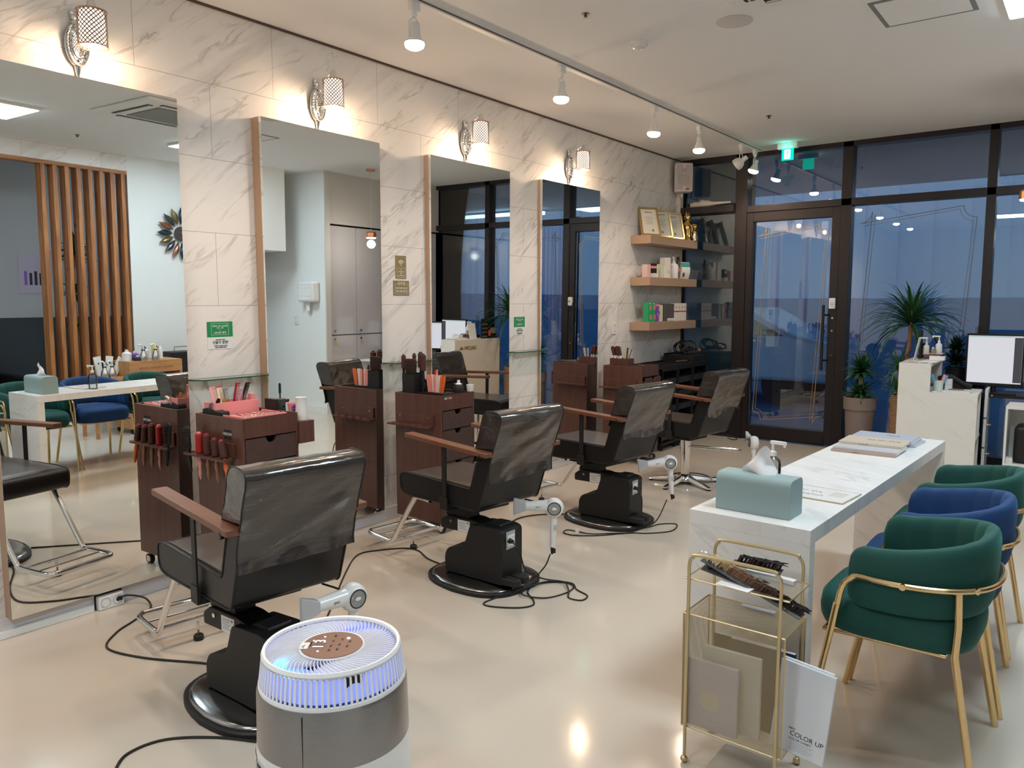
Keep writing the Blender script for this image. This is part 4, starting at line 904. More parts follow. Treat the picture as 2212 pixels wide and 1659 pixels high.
round_brush((.3855, 2.125, zt), 'brown round brush second from the right in the nearest rack', (0, -.12, 0), h=.09, r=.018)
round_brush((.4585, 2.125, zt), 'brown round brush leaning most, at the right end of the rack', (0, -.26, 0), h=.09, r=.018, hd=M_org)
t = thing('poster_sticker', 'small black sticker with white lettering on the nearest trolley side', 'sticker', (.425, 2.1685, .845)); MB().box(-.032, .032, 0, .001, -.024, .024).build('card', M_black, t)
text('HEROW', .021, M_paper, t, TR(0, -.0006, .002) @ FACE_NY, ext=.0003)
zt1 = .8855
t = thing('comb_box', 'long pink box of combs and clips on the nearest trolley', 'box', (.225, 2.335, zt1), group=None)
MB().box(-.05, .05, -.135, .125, 0, .004).box(-.05, -.046, -.135, .125, .004, .10).box(.046, .05, -.135, .125, .004, .10).box(-.046, .046, -.135, -.131, .004, .10).box(-.046, .046, .121, .125, .004, .10).box(-.046, .046, -.06, -.056, .004, .09).build('tray_body', M_pink, t, bevel=.001)
def comb(loc, rot, m, label, L_=.17, w=.028, group='combs in the pink box', name='comb'):
    t = MB(); t.box(-w/2, -w/2+.010, -.0015, .0015, 0, L_)
    n = 30
    for i in range(n): t.box(-w/2+.009, w/2, -.0012, .0012, L_*.04+L_*.92*i/n, L_*.04+L_*.92*i/n+.0022)
    t.box(-w/2+.009, w/2, -.0015, .0015, 0, .006).box(-w/2+.009, w/2, -.0015, .0015, L_-.006, L_)
    o_ = t.build(name, m); o_.location = loc; o_.rotation_euler = rot; return tag(o_, label, 'comb', group)
zb = zt1+.012
for x, y, rx, ry, rz, m, l, L_ in ((.215, 2.265, -.30, -.35, 1.3, M_pink, 'pink comb leaning left in the pink box', .17), (.235, 2.285, -.35, -.2, 1.3, pm('ivory_plastic', (.72, .60, .45), .4), 'ivory comb leaning left in the pink box', .165),
        (.225, 2.305, -.33, -.3, 1.4, M_red, 'red comb in the middle of the pink box', .175), (.205, 2.32, -.1, -.1, 1.5, pm('grey_plastic', (.2, .2, .21), .4), 'grey comb standing upright in the pink box', .15),
        (.225, 2.335, .25, .1, 1.5, M_red, 'dark red comb leaning right in the pink box', .19), (.25, 2.345, .22, .1, 1.6, pm('lilac_plastic', (.66, .35, .45), .35), 'lilac wide comb leaning right in the pink box', .155),
        (.225, 2.37, .40, .1, 1.6, M_black, 'black comb leaning right in the pink box', .20), (.20, 2.375, .45, .15, 1.6, pm('bronze_plastic', (.10, .07, .05), .3), 'bronze comb behind the black comb', .20)):
    comb((x, y, zb), (rx, ry*.4, rz), m, l, L_)
def clip(loc, rot, m, label, group='sectioning clips', L_=.115):
    o_ = MB(); o_.prism(rounded([(-.008, 0), (.008, 0), (.0115, L_*.72, .01), (.008, L_, .008), (-.008, L_, .008), (-.0115, L_*.72, .01)], .006), -.0035, -.0005).prism(rounded([(-.007, 0), (.007, 0), (.010, L_*.65, .01), (.006, L_*.93, .008), (-.006, L_*.93, .008), (-.010, L_*.65, .01)], .006), .0015, .0045)
    c = o_.build('hair_clip', m); c.location = loc; c.rotation_euler = rot; tag(c, label, 'hair clip', group)
    return c
clip((.235, 2.225, .93), (.3, .2, 1.2), M_black, 'black claw clip at the left end of the pink box', L_=.085); clip((.215, 2.212, .93), (.7, -.1, 1.2), pm('silver_plastic', (.6, .6, .62), .3, .6), 'silver clip sticking out left of the black claw clip', L_=.085); clip((.245, 2.25, .93), (.1, .3, 1.5), pm('amber_plastic', (.5, .25, .04), .3), 'amber hair clip in the pink box', L_=.08)
tag(MB().cyl((0, 0, 0), (.0, .004, .085), .016, .018, 18).build('pink_cylinder', M_pink, loc=(.24, 2.435, zt1+.045), bevel=.003), 'rounded pink tube at the right end of the pink box', 'tube')
tag(MB().prism(rounded([(0, 0), (.17, 0), (.17, .026), (.125, .026), (.055, .040), (0, .030)], .006), 0, .05).build('clipper_case', M_black, loc=(.165, 2.195, .921), bevel=.003), 'black hard case lying at the left corner of the nearest trolley', 'case')
t = thing('scissors_tray', 'shallow pink tray of scissors on the nearest trolley', 'tray', (.42, 2.335, .916))
MB().box(-.115, .095, -.13, .125, 0, .006).box(.088, .095, -.13, .125, .006, .016).box(-.115, .088, .118, .125, .006, .016).box(-.115, .088, -.13, -.123, .006, .016).build('tray_body', M_pink, t, bevel=.001)
def scissors(loc, rz, label):
    t = thing('scissors', label, 'scissors', loc, rz, 'scissors lying in the pink tray'); t.rotation_euler = (.12, 0, rz)
    for s in (-1, 1):
        b = MB(); b.prism([(0, -.004), (.075, 0), (0, .004)], -.001+s*.0012, .001+s*.0012, 'z') if False else b.add([(0, -.004, s*.0012), (.08, 0, s*.0012), (0, .004, s*.0012), (0, -.004, s*.0012+.002), (.08, 0, s*.0012+.002), (0, .004, s*.0012+.002)], [(0, 1, 2), (3, 5, 4), (0, 3, 4, 1), (1, 4, 5, 2), (2, 5, 3, 0)])
        b.tube([(0, 0, .001), (-.03, s*.006, .002), (-.042, s*.010, .002)], .0028, 6)
        b.tube([(-.055+.013*cos(a), s*.016+.012*sin(a), .003) for a in [2*pi*i/16 for i in range(16)]], .0026, 6, True); b.build('blade', M_chrome, t)
    return t
for i, y in enumerate((2.27, 2.31, 2.35, 2.385, 2.42, 2.45)): scissors((.41+.012*(i % 2), y-.008, .9285), pi+.12*(i % 3-1), ('first', 'second', 'third', 'fourth', 'fifth', 'sixth')[i]+' pair of scissors counted from the near side of the pink tray')
tag(MB().box(0, .10, 0, .014, 0, .055).build('black_case', M_black, loc=(.29, 2.484, .931), bevel=.002), 'black rectangular case standing at the far edge of the nearest trolley', 'case')
t = thing('white_cup', 'white plastic cup at the right edge of the nearest trolley', 'cup', (.515, 2.552, .881)); MB().lathe([(0, 0), (.032, 0), (.034, .01), (.030, .06), (.028, .115), (.030, .120), (.026, .115), (.026, .012), (0, .01)], 24).build('cup_body', M_wm, t)
t = thing('pink_pot', 'small pink cup with a purple flower beside the white cup', 'cup', (.445, 2.555, .881)); MB().lathe([(0, 0), (.020, 0), (.032, .085), (.030, .085), (.018, .004)], 20).build('pot_body', M_pink, t)
q = MB()
for j in range(5): q.sphere((.030+.0*j, .010*cos(j*1.257)-.020, .062+.010*sin(j*1.257)), (.003, .008, .008), 8, 6)
q.build('flower', M_pu, t)
t = thing('spray_bottle', 'dark grey bottle with a thin stem at the far corner of the nearest trolley', 'bottle', (.335, 2.552, .881)); MB().cyl((0, 0, 0), (0, 0, .10), .028, n=20).build('bottle_body', pm('smoke_grey_plastic', (.06, .06, .065), .35), t, bevel=.003); MB().cyl((.0, 0, .10), (0, 0, .185), .004, n=8).box(-.003, .003, -.006, .006, .13, .18).build('stem', M_black, t); MB().cyl((.028, 0, .06), (.036, 0, .06), .006, n=10).build('knob', M_black, t)
bpy.data.objects['tool_holder'].location = (.29, 2.502, .765); 

# second trolley
z2_ = .862
def pot(x, y, w, h, label, z=z2_, m=M_black):
    t = thing('brush_pot', label, 'pot', (x, y, z), group='square pots on the trolleys'); w2 = w/2
    MB().box(-w2, w2, -w2, w2, 0, .004).box(-w2, -w2+.003, -w2, w2, .004, h).box(w2-.003, w2, -w2, w2, .004, h).box(-w2+.003, w2-.003, -w2, -w2+.003, .004, h).box(-w2+.003, w2-.003, w2-.003, w2, .004, h).build('pot_body', m, t); return t
pot(.215, 3.70, .105, .165, 'tall square black pot with round brushes on the second trolley'); pot(.335, 3.78, .095, .125, 'lower black pot holding pink and white clips on the second trolley')
vent_brush((.218, 3.675, z2_+.165), 'wide brown paddle brush standing in the tall black pot', w=.047, h=.098, m=pm('dark_brown_plastic', (.03, .015, .012), .4))
for x, y, zz, r, h, l in ((.125, 3.70, .19, .016, .09, 'round brush at the far left hanging by the tall black pot'), (.19, 3.735, .19, .013, .10, 'thin red round brush behind the paddle brush'), (.245, 3.74, .20, .018, .10, 'brown round brush behind the paddle brush, left of the tallest'), (.285, 3.72, .18, .021, .11, 'tallest brown round brush in the black pot')):
    round_brush((x, y, z2_+zz), l, (0, 0, 0), r=r, h=h, hd=M_black, down=False, group='round brushes in the black pot', hl=.16)
cl = [(M_hpink, 'pale pink'), (pm('clip_pink', (.85, .30, .27), .4), 'salmon pink'), (M_wp, 'white'), (MATS['clip_pink'], 'coral'), (pm('clip_cream', (.80, .68, .60), .4), 'cream'), (M_wp, 'off white'), (M_org, 'orange'), (M_org, 'deep orange')]
for i, (m, n_) in enumerate(cl): clip((.345+.016*i, 3.715+.004*(i % 3), z2_+.045), (0, -.12+.045*i, .0), m, f'{n_} sectioning clip, number {("one", "two", "three", "four", "five", "six", "seven", "eight")[i]} from the left on the black pot', L_=.118)
for i, (x, m, l) in enumerate(((.32, M_red, 'red flat clip leaning behind the pink clips'), (.36, M_pink, 'pink clip behind the white clips'), (.40, M_black, 'black clip behind the orange clips'))): clip((x, 3.775, z2_+.105), (0, .35-.3*i, .1), m, l, L_=.085)
tag(MB().box(-.15, .12, -.10, .10, 0, .010).box(-.15, .12, -.10, -.094, .01, .02).box(-.15, .12, .094, .10, .01, .02).box(.114, .12, -.094, .094, .01, .02).build('black_tray', M_black, loc=(.40, 3.78, .888)), 'shallow black tray on top of the second trolley', 'tray')
t = thing('hair_tonic_bottle', 'small dark bottle with white cap on the second trolley', 'bottle', (.475, 3.86, .9)); MB().lathe([(0, 0), (.029, 0), (.030, .004), (.030, .045), (.024, .056), (.012, .060)], 24).build('bottle_body', pm('dark_bottle', (.03, .025, .03), .25), t); MB().lathe([(.024, .0565), (.013, .062), (.011, .064), (.010, .082), (0, .084)], 20).build('cap', M_wp, t)
t = thing('phone_holder', 'black bottle rack with a small white mark on the second trolley', 'holder', (.43, 3.90, .9)); MB().box(-.03, .03, -.02, .02, 0, .055).build('holder_body', M_black, t, bevel=.003); text('V', .03, M_wp, t, TR(0, -.021, .028) @ FACE_NY, ext=.0003)
t = tag(MB().lathe([(0, 0), (.020, 0), (.026, .045), (.024, .045), (.019, .003)], 20).build('paper_cup', M_paper, loc=(.52, 3.925, .905-.0)), 'small white paper cup at the far right of the second trolley', 'cup')
t = tag(MB().box(-.035, .035, 0, .0, -.0, .0).box(.0, .0012, -.035, .035, -.007, .007).build('colour_stickers', pm('sticker_teal', (.1, .45, .5), .5), loc=(.5505, 3.67, .885)), 'row of tiny coloured stickers on the trolley edge', 'sticker')
for i, m in enumerate((pm('sticker_yellow', (.7, .55, .1), .5), M_red, M_org)): MB().box(.0012, .0016, -.030+.022*i, -.018+.022*i, -.006, .006).build('sticker', m, t)

# third trolley
z3_ = .862
t = thing('brush_box', 'brown wooden box of brushes on the farthest walnut trolley', 'box', (.235, 6.50, z3_)); MB().box(-.10, .10, -.055, .055, 0, .004).box(-.10, .10, -.055, -.049, .004, .10).box(-.10, .10, .049, .055, .004, .10).box(-.10, -.094, -.049, .049, .004, .10).box(.094, .10, -.049, .049, .004, .10).box(-.003, .003, -.049, .049, .004, .09).build('box_body', M_walnut, t)
for x, ry, l in ((.155, -.30, 'leftmost dark round brush in the wooden box'), (.19, -.2, 'middle dark round brush, tallest in the wooden box'), (.215, -.22, 'right dark round brush in the wooden box')): round_brush((x-.0, 6.50, z3_+.125), l, (0, ry, 0), r=.019, h=.085, hd=M_wp, down=False, group='round brushes in the wooden box', hl=.12)
comb((.262, 6.50, z3_+.01), (0, .05, .2), pm('cream_plastic', (.66, .52, .40), .4), 'cream comb in the wooden box', .17, group='combs in the wooden box'); comb((.29, 6.51, z3_+.01), (0, .2, .2), M_wp, 'white comb in the wooden box', .17, group='combs in the wooden box'); comb((.27, 6.52, z3_+.01), (0, .1, 0), M_black, 'black comb in the wooden box', .19, w=.02, group='combs in the wooden box')
tag(MB().tube([(0, 0, 0), (.05, 0, .14)], .004, 6).build('tint_stick', M_black, loc=(.295, 6.49, z3_+.05)), 'thin black stick leaning right in the wooden box', 'stick')
scissors((.45, 6.43, .91), 2.6, 'pair of scissors lying on the farthest walnut trolley'); tag(MB().box(-.11, .11, -.05, .05, 0, .008).build('black_tray', M_black, loc=(.40, 6.46, .89)), 'flat dark tray on the farthest walnut trolley', 'tray')

# ---------------------------------------------------------------- black rolling carts by the storefront
def cart(y, label, top=0):
    t = thing('rolling_cart', label, 'cart', (.235, y, 0), group='black rolling carts beside the storefront'); a, b = .185, .183; z1 = .862
    f = MB()
    for sx in (-1, 1):
        for sy in (-1, 1): f.box(min(sx*a, sx*(a-.028)), max(sx*a, sx*(a-.028)), min(sy*b, sy*(b-.02)), max(sy*b, sy*(b-.02)), .075, z1-.055)
    f.box(-a, a, -b, -b+.006, .08, z1-.03).box(-a, a, b-.006, b, .08, z1-.03)
    f.build('frame', M_plastic, t, bevel=.003)
    MB().box(-a-.004, a+.004, -b, b, z1-.06, z1-.035).box(-a-.004, -a+.01, -b, b, z1-.035, z1).box(a-.01, a+.004, -b, b, z1-.035, z1).box(-a+.01, a-.01, -b, -b+.01, z1-.035, z1).box(-a+.01, a-.01, b-.01, b, z1-.035, z1).build('top_tray', M_plastic, t, bevel=.003)
    for k in range(5):
        z = .10+k*.14; d = MB(); x1 = a-.01; d.box(-a+.02, x1, -b+.022, b-.022, z, z+.006).box(x1-.006, x1, -b+.022, b-.022, z+.006, z+.06).box(-a+.02, x1-.006, -b+.022, -b+.028, z+.006, z+.06).box(-a+.02, x1-.006, b-.028, b-.022, z+.006, z+.06); d.build('bin', pm('soft_black_plastic', (.022, .023, .026), .45), t)
    MB().box(-a-.01, a+.01, -b, b, .055, .08).build('base', M_plastic, t, bevel=.006)
    for sx in (-1, 1):
        for sy in (-1, 1): MB().cyl((sx*(a-.02), sy*(b-.03)-.01, .027), (sx*(a-.02), sy*(b-.03)+.01, .027), .027, n=16).build('caster', M_rubber, t)
    if top: MB().box(-a+.01, a-.01, -b+.01, b-.01, z1, z1+.055).box(-a+.01, -a+.03, -b+.01, b-.01, z1+.055, z1+.075).build('upper_tray', M_plastic, t, bevel=.004)
    return t
cart(7.175, 'black rolling cart next to the farthest walnut trolley'); cart(7.545, 'middle black rolling cart with a white packet in its bin'); cart(7.915, 'black rolling cart in the corner, topped with tangled cables', 1)
tag(MB().prism(rounded([(0, 0), (.06, 0), (.02, .018), (0, .04)], .004), -.02, .02).build('white_packet', M_paper, loc=(.34, 7.50, .668)), 'small white packet in the middle black cart bin', 'packet')
rnd = random.Random(3)
def coil(cx, cy, cz, R, label, tilt, n=3, r=.006):
    pts = []
    for i in range(n*14):
        a = 2*pi*i/14; rr = R*(1+.12*rnd.uniform(-1, 1)); v = Matrix.Rotation(tilt, 3, 'X') @ Vector((rr*cos(a), rr*.75*sin(a), .008*rnd.uniform(-1, 1)+.004*i/14)); pts.append((cx+v.x, cy+v.y, cz+v.z))
    return tag(MB().tube(pts, r, 8, smooth=3).build('coiled_cable', M_cord), label, 'cable', 'coiled cables on the corner cart')
coil(.20, 7.86, .995, .075, 'upright coil of black cable on the left of the corner cart', 1.2); coil(.24, 7.97, 1.01, .09, 'largest black cable loop on the corner cart', .9); coil(.28, 7.93, .955, .10, 'flat black cable coil on the corner cart', .25); coil(.19, 7.95, 1.0, .085, 'leaning black cable loop at the back of the corner cart', 1.45, 2); coil(.31, 7.83, .97, .07, 'small front cable coil on the corner cart', .7, 3)
tag(MB().tube([(.36, 7.95, .945), (.40, 8.0, .96), (.415, 8.04, .93), (.425, 8.07, .86), (.43, 8.085, .80)], .004, 6, smooth=4).build('hanging_cable', M_cord), 'thin cable hanging over the right edge of the corner cart', 'cable')
tag(MB().lathe([(0, 0), (.018, .0), (.024, .03), (.014, .055), (0, .058)], 16, axis=RY(.9)).build('copper_knob_tool', MATS['copper'], loc=(.34, 7.97, .945)), 'small copper-tipped tool among the cables on the corner cart', 'tool')
tag(MB().box(-.09, .09, -.012, .012, 0, .012).build('hair_iron', pm('rose_metal', (.5, .30, .24), .3, .8), loc=(.33, 7.62, .865), rz=1.4, bevel=.004), 'slim rosy metal iron lying on the middle black cart', 'hair iron')

# ---------------------------------------------------------------- air purifier
t = thing('air_purifier', 'round white air purifier with silver band and blue lit grille', 'air purifier', (2.315, 1.25, 0)); 
MB().lathe([(0, .0), (.185, .0), (.192, .01), (.197, .12), (.198, .25), (.196, .372), (.1945, .385)], 72).build('body', M_wm, t)
M_silver = pm('brushed_silver', (.30, .30, .31), .24, .95, bump=(40, .25, .002, (1, 1, 22)))
bd = MB().lathe([(.1945, .3852), (.1945, .388), (.1915, .52), (.1885, .530), (.183, .531)], 72).build('silver_band', M_silver, t)
a0 = radians(-62); MB().box(.1925, .1945, -.0006, .0006, .388, .522).build('seam', M_ink, bd).rotation_euler.z = a0
g = MB(); NS = 84
g.lathe([(.183, .522), (.187, .527), (.1865, .540), (.183, .541)], 84); g.lathe([(.1755, .607), (.1775, .612), (.174, .6205), (.167, .619), (.1655, .612)], 84)
for k in range(NS):
    a = 2*pi*k/NS; g.M = RZ(a); g.add([(.1815, -.0030, .541), (.1855, -.0030, .541), (.1855, .0030, .541), (.1815, .0030, .541), (.1735, -.0022, .607), (.1770, -.0022, .607), (.1770, .0022, .607), (.1735, .0022, .607)],
        [(0, 1, 5, 4), (1, 2, 6, 5), (2, 3, 7, 6), (3, 0, 4, 7)])
g.M = Matrix(); g.build('side_grille', pm('grille_white', (.90, .90, .92), .35), t, merge=False)
f = MB(); NF = 72
for k in range(NF):
    a = 2*pi*k/NF; vs = []; m_ = 8
    for j in range(m_+1):
        u = j/m_; r = .080+(.168-.080)*u; an = a+.42*(u**1.3); z = .610+.006*sin(pi*u)
        for dz, dw in ((0, .0), (0, .0016), (-.016, .0016), (-.016, 0)): vs.append(((r)*cos(an)-dw*sin(an), r*sin(an)+dw*cos(an), z+dz))
    fs = []
    for j in range(m_):
        for q in range(4): fs.append((j*4+q, j*4+(q+1) % 4, j*4+4+(q+1) % 4, j*4+4+q))
    f.add(vs, fs)
f.lathe([(.076, .596), (.078, .613), (.082, .615), (.084, .611)], 64); f.build('top_grille', MATS['grille_white'], t, merge=False)
pn = MB().lathe([(0, .6155), (.0775, .6152), (.079, .613)], 64).build('control_panel', pm('rose_bronze_panel', (.25, .155, .12), .4, .3), t)
MB().lathe([(.178, .545), (.170, .60)], 72).lathe([(.170, .575), (.09, .585)], 72).build('inner_duct', pm('inner_duct_blue_glow', (.62, .62, .74), .5, emit=(.16, .26, 1), es=.42), t, merge=False)  # white duct given a blue glow of its own, standing for the LED light
MB().lathe([(.166, .546), (.160, .565)], 72, arc=2*pi).build('light_ring', em('blue_led', (.10, .22, 1), 1.8), t)
for a in (radians(-118), radians(-22)): 
    MB(RZ(a)).box(.150, .172, -.02, .02, .545, .60).build('motor_strut', M_black, t)
MB(RZ(radians(-100))).sphere((.138, 0, .597), (.014, .02, .004), 12, 6).build('status_light', em('cyan_led', (0, .8, 1), 4), t)
PR = RZ(radians(128))
def ptx(s, size, x, y, m=M_ink): return text(s, size, m, pn, PR @ TR(x, y, .6160), ext=.0002)
MB(PR).box(-.016, .022, .018, .046, .6157, .6161).build('display_window', pm('display_brown', (.20, .11, .09), .3), pn)
ptx('1 3', .040, .002, .032, em('display_white', (.95, .95, 1), 2.2)); ptx('TIQUA', .010, 0, .056)
for x, y, s in ((-.040, .028, .005), (.045, .028, .0045), (.022, .052, .004)): MB(PR).box(x-s/2, x+s/2, y-s/2, y+s/2, .6157, .6163).build('indicator_light', MATS['display_white'], pn)
for x, y, s in ((-.035, .0, '풍량'), (-.01, .0, '자동'), (.02, .0, '모드'), (-.03, -.02, '예약'), (-.002, -.02, '잠금'), (.028, -.022, '조명'), (-.012, -.042, '절전'), (.016, -.044, '전원'), (.05, .0, '필터')): ptx(s, .0075, x, y, pm('dark_brown_print', (.10, .05, .04), .6))
MB(PR).tube([(.036+.004*cos(a), -.036+.004*sin(a), .616) for a in [2*pi*i/14 for i in range(14)]], .0008, 5, True).build('power_symbol', MATS['display_white'], pn)
st = MB(PR).prism([(-.028, .058), (.010, .058), (.010, .078), (-.028, .078)], .6158, .6166, 'z').build('efficiency_sticker', M_paper, pn); MB(PR).prism([(-.026, .068), (-.014, .076), (-.002, .068)], .6166, .6170, 'z').build('sticker_dial', pm('grey_print', (.3, .3, .32), .6), st)
def curved(a0, a1, z0, z1, r, name, m, par, n=10): 
    return MB().grid(lambda u, v: (r*cos(a0+(a1-a0)*u), r*sin(a0+(a1-a0)*u), z0+(z1-z0)*v), n, 1).build(name, m, par, normals=False)
D = radians
lb = curved(D(-112), D(-78), .22, .362, .1985, 'spec_label', M_paper, t)
curved(D(-111), D(-96), .345, .357, .1990, 'label_header', M_ink, lb); curved(D(-95), D(-79), .345, .357, .1990, 'label_header', M_ink, lb)
for k in range(8): curved(D(-111), D(-96), .336-.011*k, .3366-.011*k, .1990, 'rule', pm('grey_print', (.3, .3, .32), .6), lb, 6); curved(D(-94), D(-80-(k % 3)), .335-.010*k, .3375-.010*k, .1990, 'print_line', MATS['grey_print'], lb, 6)
lb2 = curved(D(-132), D(-115), .23, .362, .1985, 'logo_label', M_paper, t); curved(D(-129), D(-121), .315, .335, .1990, 'blue_mark', pm('pale_blue_print', (.25, .45, .6), .6), lb2, 4)
pf = MB()
for r_ in range(14):
    for c_ in range(26):
        a = D(-48+c_*1.7+r_*-1.0); 
        if a > D(-8) or c_ < 0: continue
        z = .345-r_*.012-.004*c_*0; x, y = .1975*cos(a), .1975*sin(a); pf.M = TR(x, y, z) @ RZ(a); pf.box(0, .0012, -.0022, .0022, -.0008, .0008)
pf.M = Matrix(); o_ = pf.build('perforation', pm('bright_white', (.95, .97, .97), .4), t, merge=False); o_['kind'] = 'stuff'

# ---------------------------------------------------------------- marble side table and what stands on it
TZ = .74; TR_ = radians(-2.4)
tb = thing('marble_table', 'long narrow white marble waterfall table', 'table', (2.690, 2.612, 0), TR_)
def tloc(x, y, z=TZ): return (2.690+x*cos(TR_)-y*sin(TR_), 2.612+x*sin(TR_)+y*cos(TR_), z)
MB().box(0, .44, 0, 2.16, TZ-.052, TZ).build('tabletop', M_desk, tb, bevel=.0012); MB().box(0, .44, 0, .05, 0, TZ-.0521).build('side_panel', M_desk2, tb, bevel=.0012); MB().box(0, .44, 2.11, 2.16, 0, TZ-.0521).build('side_panel', M_desk2, tb, bevel=.0012)
t = thing('tissue_box', 'mint leather tissue box on the near end of the marble table', 'tissue box', tloc(.205, .135), TR_)
tm = MB(); N = 26
def tfn(u, v):
    return (0, 0, 0)
bx = MB().prism(rounded([(-.062, 0, .004), (.062, 0, .004), (.062, .138, .030), (-.062, .138, .030)], .01, 6), -.138, .138, 'x'); 
cv = bx.build('cover', pm('mint_leather', (.27, .37, .38), .55, bump=(90, .12, .001)), t, bevel=.004)
def tf(u, v):
    w = .058*(1-.42*v*v)+.006*sin(v*6); x = (u-.5)*2*w - .012*sin(v*3.)+.012*v; y = (.014*sin(u*7+v*2)+.008*cos(v*6+u*4))*(1-.3*v); z = .130+.112*v - (.050*(abs(u-.66)*1.6)**1.5)*v
    return (x, y, z)
MB().grid(tf, 16, 14).build('tissue', pm('tissue_paper', (.86, .84, .88), .9), t, normals=False)
pump_bottle(tloc(.115, .50), 'clear sanitizer pump bottle behind the tissue box', body=M_bottle, r=.034, h=.135, rz=-.2, lab=None)
t = thing('menu_card', 'white menu card with gold edge lying on the marble table', 'card', tloc(.285, .52, TZ+.0005), TR_-.06)
MB().box(-.14, .14, -.10, .10, 0, .004).build('board', M_wp, t, bevel=.0008)
q = MB()
for a, b, c, d in ((-.14, .14, -.1015, -.0985), (-.14, .14, .0985, .1015), (-.1415, -.1385, -.1, .1), (.1385, .1415, -.1, .1)): q.box(a, b, c, d, .001, .0046)
q.build('gold_edge', M_goldm, t); GP = pm('grey_print', (.3, .3, .32), .6)
text('for the', .034, GP, t, TR(-.03, .025, .0042) @ RZ(0), ext=.0002); text('salon', .04, GP, t, TR(.0, -.03, .0042), ext=.0002)
for k in range(4): MB().box(.055, .11, .05-.02*k, .054-.02*k, .0041, .0044).build('print_line', M_goldm, t)
def mag(x, y, z, rz, m, label, w=.30, d=.215, h=.010, ttl=None):
    t = thing('magazine', label, 'magazine', tloc(x, y, TZ+z), TR_+rz, 'magazines on the far end of the marble table')
    MB().box(-w/2, w/2, -d/2, d/2, .0012, h-.0012).build('pages', M_paper, t)
    MB().box(-w/2-.001, w/2+.001, -d/2-.001, d/2+.001, h-.0012, h).box(-w/2-.001, w/2+.001, -d/2-.002, -d/2-.0008, 0, h).box(-w/2-.001, w/2+.001, -d/2-.001, d/2+.001, 0, .0012).build('cover', m, t)
    if ttl: text(ttl, .009, M_ink, t, TR(-.03, -d/2-.0022, h/2) @ FACE_NY, ext=.0002); text(ttl, .03, M_ink, t, TR(.04, d*.1, h+.0002), ext=.0002)
    return t
Mc1 = pm('tan_cover', (.42, .30, .24), .3); Mc2 = pm('grey_cover', (.50, .50, .55), .3); Mc3 = pm('beige_cover', (.60, .52, .42), .3); Mc4 = pm('blue_cover', (.42, .46, .56), .3)
mag(.195, 1.58, .0005, .03, Mc1, 'nearest magazine on the marble table, lowest with a white spine', ttl='BEAUTY'); mag(.20, 1.60, .011, .01, Mc2, 'second magazine of the near stack on the marble table')
mag(.19, 1.72+.0, .0215, .04, Mc3, 'beige magazine leaning over the near stack', ttl='the hair style', h=.012) ; mag(.215, 1.93, .0005, -.03, Mc4, 'lowest magazine of the far stack on the marble table'); mag(.20, 1.925, .011, .0, Mc2, 'white magazine in the middle of the far stack', ttl='SHINING'); mag(.19, 1.92, .0215, .02, Mc4, 'top magazine of the far stack on the marble table', ttl='HAIR')

